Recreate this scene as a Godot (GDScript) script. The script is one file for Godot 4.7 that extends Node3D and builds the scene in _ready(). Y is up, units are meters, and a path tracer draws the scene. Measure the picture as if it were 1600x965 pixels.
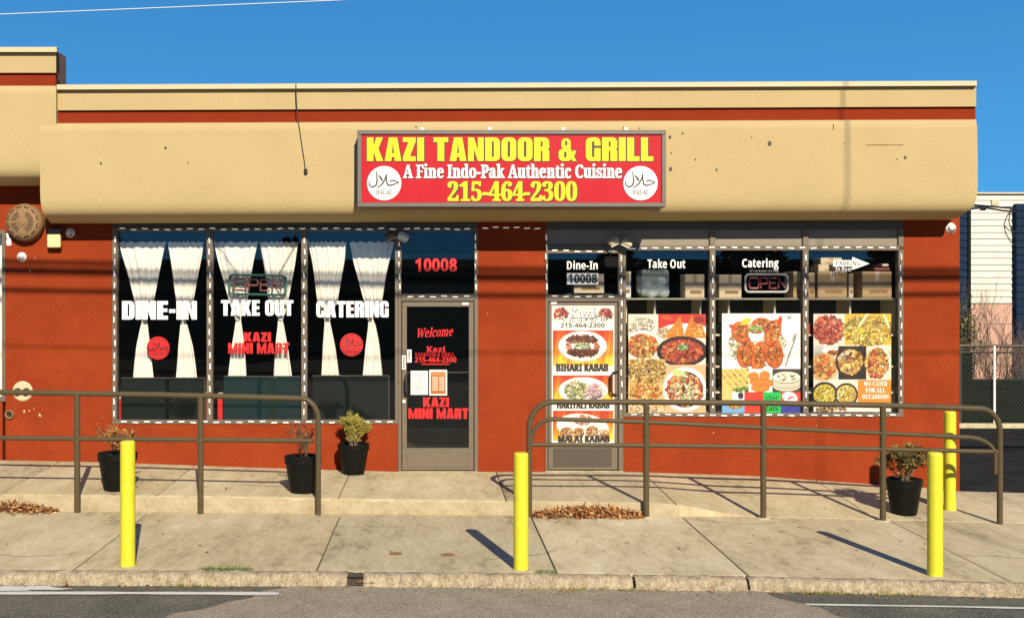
extends Node3D
# A single-storey take-out restaurant seen square-on from across the street.
# The facade was surveyed on a drawing of 122 units to the metre; P(u, v, z) turns a drawing reading
# taken on the plane z metres in front of the shop wall into metres. The wall face is z = 0, y = 0 the door sill.

const LENS := 1700.0
const STAND := 13.934
const EYE := 2.107
const U0 := 675.0
const V0 := 480.0
const RUN := Vector3(-0.235, -0.622, -1.0)   # the way sunlight travels

var M := {}
var used := {}
var rng := RandomNumberGenerator.new()

func P(u: float, v: float, z := 0.0) -> Vector3:
	var k := (STAND - z) / LENS
	return Vector3((u - U0) * k, EYE + (V0 - v) * k, z)
func X(u: float, z := 0.0) -> float: return (u - U0) * (STAND - z) / LENS
func Y(v: float, z := 0.0) -> float: return EYE + (V0 - v) * (STAND - z) / LENS

# ------------------------------------------------------------------ mesh building
class Mb:
	var v := PackedVector3Array()
	var n := PackedVector3Array()
	var t := PackedVector2Array()
	var ix := PackedInt32Array()
	func tri(a: Vector3, b: Vector3, c: Vector3, out: Vector3) -> void:
		var nn := (b - a).cross(c - a)
		if nn.dot(out) < 0.0:
			var s := b; b = c; c = s; nn = -nn
		nn = nn.normalized()
		var k := v.size()
		v.append(a); v.append(b); v.append(c)
		for i in 3: n.append(nn); t.append(Vector2.ZERO)
		ix.append(k); ix.append(k + 2); ix.append(k + 1)
	func quad(a: Vector3, b: Vector3, c: Vector3, d: Vector3, out: Vector3, uv := false) -> void:
		var nn := (b - a).cross(c - a) + (c - a).cross(d - a)
		var flip := nn.dot(out) < 0.0
		if flip: nn = -nn
		nn = nn.normalized()
		var k := v.size()
		v.append(a); v.append(b); v.append(c); v.append(d)
		for i in 4: n.append(nn)
		if uv:
			t.append(Vector2(0, 0)); t.append(Vector2(1, 0)); t.append(Vector2(1, 1)); t.append(Vector2(0, 1))
		else:
			for i in 4: t.append(Vector2.ZERO)
		if flip:
			for i in [0, 1, 2, 0, 2, 3]: ix.append(k + i)
		else:
			for i in [0, 2, 1, 0, 3, 2]: ix.append(k + i)
	func box(c: Vector3, s: Vector3, b := Basis(), ch := 0.0) -> Mb:
		var h := s * 0.5
		if ch <= 0.0:
			for ax in 3:
				for sg in [-1.0, 1.0]:
					var o := Vector3.ZERO; o[ax] = sg
					var e := Vector3.ZERO; e[(ax + 1) % 3] = h[(ax + 1) % 3]
					var f := Vector3.ZERO; f[(ax + 2) % 3] = h[(ax + 2) % 3]
					var q := o * h
					quad(c + b * (q - e - f), c + b * (q + e - f), c + b * (q + e + f), c + b * (q - e + f), b * o)
			return self
		ch = min(ch, min(h.x, min(h.y, h.z)) * 0.8)
		var pt := func(sx: float, sy: float, sz: float, ax: int) -> Vector3:
			var q := Vector3(sx * (h.x - ch), sy * (h.y - ch), sz * (h.z - ch))
			q[ax] = [sx, sy, sz][ax] * h[ax]
			return c + b * q
		for ax in 3:
			var a1 := (ax + 1) % 3
			var a2 := (ax + 2) % 3
			for sg in [-1.0, 1.0]:
				var o := Vector3.ZERO; o[ax] = sg
				var cs := []
				for k in [[-1, -1], [1, -1], [1, 1], [-1, 1]]:
					var w := Vector3.ZERO; w[ax] = sg; w[a1] = k[0]; w[a2] = k[1]
					cs.append(pt.call(w.x, w.y, w.z, ax))
				quad(cs[0], cs[1], cs[2], cs[3], b * o)
			for s1 in [-1.0, 1.0]:
				for s2 in [-1.0, 1.0]:
					var w0 := Vector3.ZERO; w0[ax] = -1; w0[a1] = s1; w0[a2] = s2
					var w1 := w0; w1[ax] = 1
					var o := w0; o[ax] = 0
					quad(pt.call(w0.x, w0.y, w0.z, a1), pt.call(w1.x, w1.y, w1.z, a1), pt.call(w1.x, w1.y, w1.z, a2), pt.call(w0.x, w0.y, w0.z, a2), b * o)
		for sx in [-1.0, 1.0]:
			for sy in [-1.0, 1.0]:
				for sz in [-1.0, 1.0]:
					tri(pt.call(sx, sy, sz, 0), pt.call(sx, sy, sz, 1), pt.call(sx, sy, sz, 2), b * Vector3(sx, sy, sz))
		return self
	func span(a: Vector3, b: Vector3, ch := 0.0) -> Mb:
		return box((a + b) * 0.5, (b - a).abs(), Basis(), ch)
	func tube(pts: Array, r, sides := 10, caps := true) -> Mb:
		var k0 := v.size()
		var up := Vector3.UP
		var cnt := pts.size()
		for i in cnt:
			var d: Vector3 = (pts[min(i + 1, cnt - 1)] - pts[max(i - 1, 0)]).normalized()
			if i == 0: up = Vector3.BACK if abs(d.z) < 0.9 else Vector3.UP
			if absf(d.dot(up)) > 0.995: up = Vector3.UP if abs(d.y) < 0.9 else Vector3.RIGHT
			var s := d.cross(up).normalized()
			up = s.cross(d).normalized()
			var rr: float = r[i] if r is Array else r
			for j in sides:
				var a := TAU * j / sides
				var o := s * cos(a) + up * sin(a)
				v.append(pts[i] + o * rr); n.append(o); t.append(Vector2.ZERO)
		for i in cnt - 1:
			for j in sides:
				var a := k0 + i * sides + j
				var b := k0 + i * sides + (j + 1) % sides
				for q in [a, b, a + sides, b, b + sides, a + sides]: ix.append(q)
		if caps:
			for e in [0, cnt - 1]:
				var out: Vector3 = (pts[0] - pts[1]) if e == 0 else (pts[e] - pts[e - 1])
				for j in sides:
					tri(pts[e], v[k0 + e * sides + j], v[k0 + e * sides + (j + 1) % sides], out)
		return self
	# profile of (radius, height); axis goes from o along b.y
	func lathe(pr: Array, sides := 24, o := Vector3.ZERO, b := Basis()) -> Mb:
		for i in pr.size() - 1:
			var p: Vector2 = pr[i]
			var q: Vector2 = pr[i + 1]
			var e := q - p
			var nn := Vector2(e.y, -e.x).normalized()
			var k := v.size()
			for j in sides + 1:
				var a := TAU * j / sides
				var d := Vector3(cos(a), 0, sin(a))
				for w in [p, q]:
					v.append(o + b * (d * w.x + Vector3(0, w.y, 0))); n.append(b * (d * nn.x + Vector3(0, nn.y, 0))); t.append(Vector2.ZERO)
			for j in sides:
				var a := k + j * 2
				for z in [a, a + 2, a + 1, a + 1, a + 2, a + 3]: ix.append(z)
		return self
	func flat(poly: PackedVector2Array, z: float) -> Mb:
		var tr := Geometry2D.triangulate_polygon(poly)
		for i in range(0, tr.size(), 3):
			tri(Vector3(poly[tr[i]].x, poly[tr[i]].y, z), Vector3(poly[tr[i + 1]].x, poly[tr[i + 1]].y, z), Vector3(poly[tr[i + 2]].x, poly[tr[i + 2]].y, z), Vector3.BACK)
		return self
	# a plate with the outline poly, between the depths z0 < z1
	func plate(poly: PackedVector2Array, z0: float, z1: float) -> Mb:
		flat(poly, z1)
		var c := Vector2.ZERO
		for p in poly: c += p / poly.size()
		for i in poly.size():
			var p := poly[i]
			var q := poly[(i + 1) % poly.size()]
			var o := (p + q) * 0.5 - c
			quad(Vector3(p.x, p.y, z0), Vector3(q.x, q.y, z0), Vector3(q.x, q.y, z1), Vector3(p.x, p.y, z1), Vector3(o.x, o.y, 0))
		return self
	# rows of points; smooth normals
	func sheet(rows: Array, out: Vector3) -> Mb:
		var k := v.size()
		var h := rows.size()
		var w: int = rows[0].size()
		var total := Vector3.ZERO
		for i in h - 1:
			for j in w - 1: total += (rows[i][j + 1] - rows[i][j]).cross(rows[i + 1][j] - rows[i][j])
		var cw := total.dot(out) < 0.0
		for i in h:
			for j in w:
				var dx: Vector3 = rows[i][min(j + 1, w - 1)] - rows[i][max(j - 1, 0)]
				var dy: Vector3 = rows[min(i + 1, h - 1)][j] - rows[max(i - 1, 0)][j]
				var nn := dx.cross(dy).normalized()
				if cw: nn = -nn
				v.append(rows[i][j]); n.append(nn); t.append(Vector2(float(j) / (w - 1), float(i) / (h - 1)))
		for i in h - 1:
			for j in w - 1:
				var a := k + i * w + j
				if cw:
					for q in [a, a + 1, a + w, a + 1, a + w + 1, a + w]: ix.append(q)
				else:
					for q in [a, a + w, a + 1, a + 1, a + w, a + w + 1]: ix.append(q)
		return self
	func quad_at(x0: float, x1: float, z0: float, z1: float, y: float) -> Mb:
		quad(Vector3(x0, y, z0), Vector3(x1, y, z0), Vector3(x1, y, z1), Vector3(x0, y, z1), Vector3.UP)
		return self
	func leaf(p: Vector3, d: Vector3, side: Vector3, l: float, w: float) -> void:
		var nn := d.cross(side).normalized()
		var k := v.size()
		v.append(p); v.append(p + d * l * 0.45 + side * w * 0.5 + nn * w * 0.15); v.append(p + d * l); v.append(p + d * l * 0.45 - side * w * 0.5 + nn * w * 0.15)
		for i in 4: n.append(nn); t.append(Vector2.ZERO)
		for q in [0, 1, 2, 0, 2, 3]: ix.append(k + q)
	func mesh(uv := false) -> ArrayMesh:
		var a := []
		a.resize(Mesh.ARRAY_MAX)
		a[Mesh.ARRAY_VERTEX] = v
		a[Mesh.ARRAY_NORMAL] = n
		if uv: a[Mesh.ARRAY_TEX_UV] = t
		a[Mesh.ARRAY_INDEX] = ix
		var m := ArrayMesh.new()
		m.add_surface_from_arrays(Mesh.PRIMITIVE_TRIANGLES, a)
		return m

# ------------------------------------------------------------------ nodes
func numbered(called: String) -> String:
	var k: int = used.get(called, 0)
	used[called] = k + 1
	return called if k == 0 else "%s_%03d" % [called, k]
func thing(called: String, label: String, category: String, at := Vector3.ZERO, group := "") -> Node3D:
	var o := Node3D.new()
	o.name = numbered(called)
	add_child(o)
	o.position = at
	o.set_meta("label", label); o.set_meta("category", category)
	if group: o.set_meta("group", group)
	return o
func setting(called: String) -> Node3D:
	var o := Node3D.new()
	o.name = called
	add_child(o)
	o.set_meta("kind", "structure")
	return o
func origin(p: Node) -> Vector3:
	var o := Vector3.ZERO
	while p != self:
		o += (p as Node3D).position
		p = p.get_parent()
	return o
# mesh given in world metres
func put(parent: Node, called: String, mb: Mb, m: Material, uv := false) -> MeshInstance3D:
	var at := Vector3.ZERO
	for q in mb.v: at += q / mb.v.size()
	for i in mb.v.size(): mb.v[i] -= at
	var o := MeshInstance3D.new()
	o.mesh = mb.mesh(uv); o.material_override = m
	o.name = called
	parent.add_child(o, true)
	o.position = at - origin(parent)
	return o
# mesh given in its own axes
func part(parent: Node, called: String, mesh: Mesh, m: Material, at := Vector3.ZERO, b := Basis()) -> MeshInstance3D:
	var o := MeshInstance3D.new()
	o.mesh = mesh; o.material_override = m
	o.name = called
	parent.add_child(o, true)
	o.transform = Transform3D(b, at)
	return o
func structure(called: String, mb: Mb, m: Material) -> MeshInstance3D:
	var o := put(self, called, mb, m)
	o.set_meta("kind", "structure")
	return o

# ------------------------------------------------------------------ materials
func lut(ramp: Array) -> PackedByteArray:
	var out := PackedByteArray()
	for i in 256:
		var f := i / 255.0 * (ramp.size() - 1)
		var k: int = min(int(f), ramp.size() - 2)
		var c: Color = (ramp[k] as Color).lerp(ramp[k + 1], f - k).linear_to_srgb()
		out.append(c.r8); out.append(c.g8); out.append(c.b8)
	return out
# layers: [frequency, amplitude] pairs; the sum runs along the colour ramp
func tex(sd: int, size: int, layers: Array, grain: float, ramp: Array, stretch := 1.0, spots := 0) -> ImageTexture:
	var sum := PackedFloat32Array()
	sum.resize(size * size)
	sum.fill(0.5)
	for l in layers:
		var f := FastNoiseLite.new()
		f.seed = sd + int(l[0] * 1000.0)
		f.frequency = l[0]; f.fractal_octaves = 4
		f.noise_type = FastNoiseLite.TYPE_SIMPLEX_SMOOTH
		var im := f.get_seamless_image(size, int(size / stretch))
		if stretch != 1.0: im.resize(size, size, Image.INTERPOLATE_CUBIC)
		im.convert(Image.FORMAT_L8)
		var by := im.get_data()
		var am: float = l[1] / 255.0
		for i in sum.size(): sum[i] += (by[i] - 127.5) * am
	var r := RandomNumberGenerator.new()
	r.seed = sd
	for k in spots:   # gum, oil drips and pits
		var sx := r.randi() % size
		var sy := r.randi() % size
		var sr := r.randf_range(1.0, 4.5) if r.randf() < .93 else r.randf_range(6.0, 16.0)
		var deep := r.randf_range(.10, .34) if sr < 5.0 else r.randf_range(.08, .2)
		for dy in range(-int(sr), int(sr) + 1):
			for dx in range(-int(sr), int(sr) + 1):
				if dx * dx + dy * dy <= sr * sr * r.randf_range(.6, 1.0): sum[posmod(sy + dy, size) * size + posmod(sx + dx, size)] -= deep
	var cl := lut(ramp)
	var out := PackedByteArray()
	out.resize(size * size * 3)
	for i in sum.size():
		var k: int = clampi(int((sum[i] + (r.randf() - 0.5) * grain) * 255.0), 0, 255) * 3
		out[i * 3] = cl[k]; out[i * 3 + 1] = cl[k + 1]; out[i * 3 + 2] = cl[k + 2]
	return ImageTexture.create_from_image(Image.create_from_data(size, size, false, Image.FORMAT_RGB8, out))
func C(r: float, g: float, b: float) -> Color: return Color(r, g, b)
func plain(c: Color, rough := 0.6, metal := 0.0) -> StandardMaterial3D:
	var m := StandardMaterial3D.new()
	m.albedo_color = c.linear_to_srgb(); m.roughness = rough; m.metallic = metal
	return m
func rough_mat(t: Texture2D, scale: Vector3, rough := 0.9, h: Texture2D = null, hs := 0.0) -> StandardMaterial3D:
	var m := StandardMaterial3D.new()
	m.albedo_texture = t; m.roughness = rough
	m.uv1_triplanar = true; m.uv1_world_triplanar = true; m.uv1_scale = scale
	if h:
		m.heightmap_enabled = true; m.heightmap_texture = h; m.heightmap_scale = hs
	return m
func tinted(m: StandardMaterial3D, k: float, warm := 0.0) -> StandardMaterial3D:
	var o: StandardMaterial3D = m.duplicate()
	o.albedo_color = Color(k, k * (1.0 - warm), k * (1.0 - 2.0 * warm)).linear_to_srgb()
	return o
func glass(a: float, c: Color) -> StandardMaterial3D:
	var m := StandardMaterial3D.new()
	var s := c.linear_to_srgb()
	m.albedo_color = Color(s.r, s.g, s.b, a)
	m.transparency = BaseMaterial3D.TRANSPARENCY_ALPHA
	m.roughness = 0.0
	return m
func make_materials() -> void:
	var bump := tex(5, 512, [[0.05, 0.5], [0.15, 0.4]], 0.35, [Color.BLACK, Color.WHITE])
	var coarse := tex(9, 512, [[0.02, 0.6], [0.08, 0.5]], 0.15, [Color.BLACK, Color.WHITE])
	M.cream = rough_mat(tex(11, 512, [[0.006, 0.35], [0.03, 0.18], [0.2, 0.2]], 0.22, [C(0.348, 0.268, 0.136), C(0.384, 0.297, 0.153), C(0.406, 0.316, 0.164), C(0.427, 0.335, 0.181)], 1.0, 14), Vector3(.27, .27, .27), .85, bump, .6)
	M.red = rough_mat(tex(21, 512, [[0.006, 0.36], [0.03, 0.2], [0.15, 0.2]], 0.14, [C(0.162, 0.0317, 0.0172), C(0.232, 0.0329, 0.0144), C(0.201, 0.0309, 0.00967), C(0.234, 0.0378, 0.0113), C(0.254, 0.0432, 0.013), C(0.269, 0.0509, 0.0177)], 1.0, 50), Vector3(.26, .26, .26), .8, bump, .7)
	M.band = rough_mat(tex(23, 256, [[0.01, 0.4], [0.1, 0.2]], 0.1, [C(0.173, 0.0223, 0.0084), C(0.208, 0.0279, 0.0102)]), Vector3(.6, .6, .6), .8)
	M.cap = rough_mat(tex(25, 256, [[0.01, 0.4], [0.05, 0.2]], 0.1, [C(0.446, 0.374, 0.23), C(0.518, 0.446, 0.288)]), Vector3(.6, .6, .6), .6)
	var conc := tex(31, 1024, [[0.004, 0.55], [0.014, 0.42], [0.05, 0.40]], 0.30, [C(0.17, 0.138, 0.0784), C(0.34, 0.291, 0.185), C(0.43, 0.372, 0.241), C(0.475, 0.418, 0.28), C(0.56, 0.51, 0.37)], 2.5, 420)
	M.conc = []
	for k in 4: M.conc.append(tinted(rough_mat(conc, Vector3(.20 + .013 * k, .2, .21 - .012 * k), .92, bump, .5), 1.06 - .05 * k, .012 * (k % 3)))
	M.riser = rough_mat(tex(35, 512, [[0.02, 0.5], [0.08, 0.3]], 0.3, [C(0.209, 0.162, 0.0855), C(0.342, 0.285, 0.18), C(0.437, 0.38, 0.266)]), Vector3(.4, .4, .4), .95, coarse, 1.2)
	M.kerb = rough_mat(tex(41, 512, [[0.03, 0.6], [0.12, 0.6]], 0.5, [C(0.0595, 0.0467, 0.0298), C(0.204, 0.162, 0.102), C(0.34, 0.281, 0.187), C(0.51, 0.451, 0.348)]), Vector3(.5, .5, .5), .95, coarse, 2.0)
	M.soil = rough_mat(tex(43, 256, [[0.05, 0.6]], 0.5, [C(.02, .015, .01), C(.08, .06, .04)]), Vector3(2, 2, 2), 1.0)
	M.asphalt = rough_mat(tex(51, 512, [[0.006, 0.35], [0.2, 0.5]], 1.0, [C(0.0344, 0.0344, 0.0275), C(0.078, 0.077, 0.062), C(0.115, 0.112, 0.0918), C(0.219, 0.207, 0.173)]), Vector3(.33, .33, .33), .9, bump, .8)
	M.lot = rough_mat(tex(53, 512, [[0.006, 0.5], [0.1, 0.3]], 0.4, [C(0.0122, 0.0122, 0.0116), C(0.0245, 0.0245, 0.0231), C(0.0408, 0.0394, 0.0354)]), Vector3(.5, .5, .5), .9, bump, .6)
	M.apron = rough_mat(tex(55, 512, [[0.01, 0.3], [0.2, 0.6]], 1.1, [C(0.102, 0.085, 0.0553), C(0.196, 0.166, 0.115), C(0.264, 0.23, 0.162), C(0.383, 0.348, 0.264)]), Vector3(.37, .37, .37), .95, coarse, 1.2)
	M.line = rough_mat(tex(57, 256, [[0.05, 0.6]], 0.5, [C(0.297, 0.289, 0.255), C(0.561, 0.561, 0.527), C(0.612, 0.612, 0.578)]), Vector3(2, 2, 2), .8)
	M.ground = rough_mat(tex(59, 256, [[0.02, 0.5]], 0.4, [C(.05, .06, .03), C(.10, .10, .06)]), Vector3(.1, .1, .1), 1.0)
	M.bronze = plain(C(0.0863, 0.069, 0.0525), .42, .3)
	M.frame = rough_mat(tex(61, 256, [[0.02, 0.4], [0.1, 0.2]], 0.15, [C(0.0986, 0.077, 0.0546), C(0.122, 0.0963, 0.0676), C(0.151, 0.118, 0.0858)]), Vector3(1.5, 1.5, 1.5), .5)
	M.rail = rough_mat(tex(63, 256, [[0.03, 0.4], [0.15, 0.2]], 0.1, [C(0.053, 0.039, 0.0204), C(0.0779, 0.0591, 0.0324), C(0.0969, 0.0758, 0.0432)]), Vector3(1.5, 1.5, 1.5), .42)
	M.steel = plain(C(.35, .33, .28), .35, .8)
	M.yellow = rough_mat(tex(65, 256, [[0.02, 0.4], [0.1, 0.15]], 0.08, [C(.22, .19, .03), C(.5, .47, .022), C(0.562, 0.532, 0.024), C(0.608, 0.585, 0.032), C(0.623, 0.608, 0.044)], 1.0, 60), Vector3(1.5, 1.5, 1.5), .45)
	M.pot = plain(C(0.006, 0.0065, 0.0055), .42)
	M.glass = glass(.03, C(.015, .022, .022))
	M.glass_dark = glass(.22, C(.006, .008, .009))
	M.frost = rough_mat(tex(67, 256, [[0.02, 0.4]], 0.1, [C(0.167, 0.14, 0.102), C(0.205, 0.174, 0.13)]), Vector3(1, 1, 1), .45)
	M.black = plain(C(.012, .012, .012), .5)
	M.dark = plain(C(.03, .03, .03), .7)
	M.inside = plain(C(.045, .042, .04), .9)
	M.white = plain(C(0.663, 0.663, 0.646), .5)
	M.vinyl_white = plain(C(0.722, 0.722, 0.722), .4)
	M.vinyl_red = plain(C(0.555, 0.0135, 0.015), .4)
	M.led = plain(C(.85, .85, .85), .35)
	M.led.emission_enabled = true; M.led.emission = Color(1, .98, .94); M.led.emission_energy_multiplier = .14
	M.sign_red = rough_mat(tex(71, 512, [[0.008, 0.4], [0.03, 0.2]], 0.05, [C(0.368, 0.00912, 0.0109), C(0.424, 0.0122, 0.0139), C(0.456, 0.0182, 0.0179)], 3.0), Vector3(.5, .5, .5), .22)
	M.sign_yellow = plain(C(0.664, 0.544, 0.016), .25)
	M.ink = plain(C(.02, .012, .01), .5)
	M.sign_steel = rough_mat(tex(73, 256, [[0.03, 0.5]], 0.1, [C(0.088, 0.077, 0.0633), C(0.143, 0.132, 0.11)]), Vector3(1.5, 1.5, 1.5), .4)
	M.curtain = plain(C(0.773, 0.754, 0.69), .9)
	M.curtain.backlight_enabled = true; M.curtain.backlight = Color(.25, .24, .22)
	M.board = rough_mat(tex(75, 256, [[0.02, 0.5]], 0.05, [C(0.0028, 0.0063, 0.0063), C(0.0056, 0.0105, 0.0098)]), Vector3(1, 1, 1), .3)
	M.board_teal = rough_mat(tex(76, 256, [[0.02, 0.5]], 0.05, [C(0.004, 0.016, 0.0184), C(0.0072, 0.024, 0.0272)]), Vector3(1, 1, 1), .3)
	M.carton = rough_mat(tex(77, 256, [[0.02, 0.4], [0.1, 0.2]], 0.15, [C(0.306, 0.204, 0.102), C(0.383, 0.272, 0.145)]), Vector3(2, 2, 2), .85)
	M.carton_pale = rough_mat(tex(78, 256, [[0.02, 0.4], [0.1, 0.2]], 0.15, [C(0.468, 0.383, 0.255), C(0.544, 0.459, 0.323)]), Vector3(2, 2, 2), .85)
	M.shelf = plain(C(.60, .54, .38), .5)
	M.navy_shade = rough_mat(tex(79, 256, [[0.02, 0.5]], 0.1, [C(.006, .016, .040), C(.010, .024, .055)]), Vector3(1, 1, 1), .5)  # pale siding in shade, the shade put into the base colour
	M.siding = rough_mat(tex(80, 512, [[0.01, 0.4], [0.05, 0.2]], 0.12, [C(0.452, 0.421, 0.359), C(0.546, 0.523, 0.452), C(0.577, 0.554, 0.491)]), Vector3(.5, .5, .5), .6)
	M.pink = rough_mat(tex(81, 512, [[0.01, 0.4], [0.05, 0.2]], 0.15, [C(0.406, 0.226, 0.172), C(0.484, 0.289, 0.226), C(0.515, 0.328, 0.265)]), Vector3(.5, .5, .5), .8)
	M.slat = plain(C(0.006, 0.015, 0.014), .5)
	M.bark = plain(C(.10, .07, .045), .9)
	M.twig = plain(C(.20, .13, .08), .9)
	M.cable = plain(C(.01, .01, .01), .6)
	M.rust = rough_mat(tex(83, 256, [[0.03, 0.5], [0.15, 0.4]], 0.3, [C(0.108, 0.0594, 0.0216), C(0.205, 0.119, 0.0486), C(0.281, 0.173, 0.081)]), Vector3(3, 3, 3), .7)
	M.leaf_dry = []
	for c in [C(.30, .12, .035), C(.42, .20, .06), C(.22, .075, .025), C(.50, .32, .14), C(.16, .07, .03)]:
		var q := plain(c, .8); M.leaf_dry.append(q)
	M.leaf_gold = plain(C(0.302, 0.245, 0.0336), .7)
	M.leaf_olive = plain(C(.26, .24, .05), .7)
	M.leaf_brown = plain(C(.20, .12, .035), .8)
	M.leaf_dark = plain(C(.075, .065, .02), .8)
	M.grass = plain(C(.10, .14, .03), .8)
	M.evergreen = plain(C(.035, .05, .02), .8)
	M.brick = plain(C(.18, .10, .07), .9)
	for k in [M.navy_shade, M.lot, M.red, M.band, M.slat]: k.metallic_specular = .12
	for k in [M.rail, M.asphalt, M.pot, M.cream, M.board, M.board_teal]: k.metallic_specular = .25
	for k in M.conc: k.metallic_specular = .2

# ------------------------------------------------------------------ lettering
var fonts := {}
func font(serif: bool, bold: float) -> Font:
	var key := "%s%s" % [serif, bold]
	if not fonts.has(key):
		var f := SystemFont.new()
		f.font_names = PackedStringArray(["Droid Serif" if serif else "Droid Sans"])
		f.font_weight = 700 if bold > 0.0 else 400
		var fv := FontVariation.new()
		fv.base_font = f; fv.variation_embolden = max(0.0, bold - 1.0)
		fonts[key] = fv
	return fonts[key]
# a line of text filling the drawing rectangle u0..u1, v0..v1 on the plane z
func text(parent: Node, s: String, serif: bool, bold: float, u0: float, v0: float, u1: float, v1: float, z: float, m: Material) -> MeshInstance3D:
	var tm := TextMesh.new()
	tm.text = s; tm.font = font(serif, bold); tm.font_size = 48; tm.pixel_size = 0.01; tm.depth = 0.02; tm.curve_step = 2.0
	var a := tm.get_aabb()
	var p := P(u0, v1, z)
	var q := P(u1, v0, z)
	var sc := Vector3((q.x - p.x) / a.size.x, (q.y - p.y) / a.size.y, 0.1)
	var o := MeshInstance3D.new()
	o.mesh = tm; o.material_override = m; o.name = "lettering"
	parent.add_child(o, true)
	o.scale = sc
	o.position = (p + q) * 0.5 - (a.position + a.size * 0.5) * sc - origin(parent)
	return o
# the same with a second strike beside it: a heavier face
func fat(parent: Node, s: String, serif: bool, bold: float, u0: float, v0: float, u1: float, v1: float, z: float, m: Material, by: float) -> void:
	text(parent, s, serif, bold, u0, v0, u1 - by, v1, z, m)
	text(parent, s, serif, bold, u0 + by, v0, u1, v1, z - .0007, m)
func rr(x0: float, y0: float, x1: float, y1: float, r: Array) -> PackedVector2Array:
	var out := PackedVector2Array()   # corners: bottom left, bottom right, top right, top left
	var cs := [Vector2(x0, y0), Vector2(x1, y0), Vector2(x1, y1), Vector2(x0, y1)]
	var inn := [Vector2(1, 1), Vector2(-1, 1), Vector2(-1, -1), Vector2(1, -1)]
	for k in 4:
		if r[k] <= 0.0:
			out.append(cs[k]); continue
		var c: Vector2 = cs[k] + inn[k] * r[k]
		for j in 6:
			var a := PI + PI / 2 * k + PI / 2 * j / 5.0
			out.append(c + Vector2(cos(a), sin(a)) * r[k])
	return out
func rc(x0: float, y0: float, x1: float, y1: float) -> PackedVector2Array:
	return PackedVector2Array([Vector2(x0, y0), Vector2(x1, y0), Vector2(x1, y1), Vector2(x0, y1)])
func pg(a: Array) -> PackedVector2Array:
	var o := PackedVector2Array()
	for i in range(0, a.size(), 2): o.append(Vector2(a[i], a[i + 1]))
	return o
# heavy condensed poster capitals, ten units high: [width, pieces added, pieces cut out]
func glyph(ch: String) -> Array:
	var R := 2.1
	var hole := rr(2.5, 1.7, 3.5, 8.3, [.5, .5, .5, .5])
	match ch:
		"I": return [2.8, [rc(0, 0, 2.8, 10)], []]
		"L": return [5.0, [rc(0, 0, 2.8, 10), rc(2.8, 0, 5, 2)], []]
		"T": return [6.0, [rc(0, 8, 6, 10), rc(1.6, 0, 4.4, 8)], []]
		"E": return [5.2, [rc(0, 0, 2.8, 10), rc(2.8, 0, 5.2, 2), rc(2.8, 4.1, 4.9, 6), rc(2.8, 8, 5.2, 10)], []]
		"Z": return [5.2, [rc(0, 8, 5.2, 10), rc(0, 0, 5.2, 2), pg([.1, 2, 2.9, 2, 5.1, 8, 2.2, 8])], []]
		"N": return [6.4, [rc(0, 0, 2.4, 10), rc(4, 0, 6.4, 10), pg([2.4, 10, 2.4, 5.2, 4, 0, 4, 4.8])], []]
		"M": return [8.4, [rc(0, 0, 2.3, 10), rc(6.1, 0, 8.4, 10), pg([2.3, 10, 2.3, 5.4, 3.45, 0, 4.95, 0, 6.1, 5.4, 6.1, 10, 4.2, 4.3])], []]
		"A": return [6.8, [pg([0, 0, 2.7, 0, 2.9, 1.7, 3.9, 1.7, 4.1, 0, 6.8, 0, 5.1, 10, 1.7, 10])], [pg([2.98, 3.4, 3.82, 3.4, 3.4, 7.8])]]
		"K": return [6.6, [rc(0, 0, 2.7, 10), pg([2.7, 4, 3.9, 0, 6.7, 0, 4.7, 5.2, 6.5, 10, 3.8, 10, 2.7, 6.2])], []]
		"O": return [6.0, [rr(0, 0, 6, 10, [R, R, R, R])], [hole]]
		"D": return [6.0, [rr(0, 0, 6, 10, [0, R, R, 0])], [rr(2.7, 1.7, 3.5, 8.3, [0, .4, .4, 0])]]
		"U": return [6.0, [rr(0, 0, 6, 10, [R, R, 0, 0])], [rr(2.5, 1.7, 3.5, 10.2, [.5, .5, 0, 0])]]
		"C": return [6.0, [rr(0, 0, 6, 10, [R, R, R, R])], [hole, rc(3.4, 4, 6.2, 6.1)]]
		"G": return [6.0, [rr(0, 0, 6, 10, [R, .4, R, R])], [rr(2.5, 1.7, 3.5, 8.3, [.5, .2, .5, .5]), rc(3.4, 5.5, 6.2, 6.5)]]
		"R": return [6.2, [rr(0, 0, 6.2, 10, [0, 0, R, 0])], [rr(2.7, 6, 3.5, 8.3, [0, .4, .4, 0]), rc(2.7, -.2, 3.4, 4.3), pg([6.4, 4.3, 6.4, 5.6, 5.5, 4.95])]]
		"&": return [7.2, [rr(1.1, 5.1, 4.9, 9.6, [1.2, .6, 1.7, 1.7]), rr(0, 0, 5.2, 5.1, [1.9, 1.6, .3, 1.6]), pg([5.2, 3.4, 5.2, .6, 5.7, 0, 7.3, 0, 6.2, 1.9, 7.2, 4.4, 5.7, 4.4])], [rr(2.6, 6.5, 3.5, 8.5, [.4, .4, .4, .4]), rr(2.2, 1.5, 3.2, 3.9, [.4, .4, .4, .4])]]
		"-": return [3.0, [rc(0, 3.6, 3, 5.6)], []]
	return [2.6, [], []]
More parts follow.
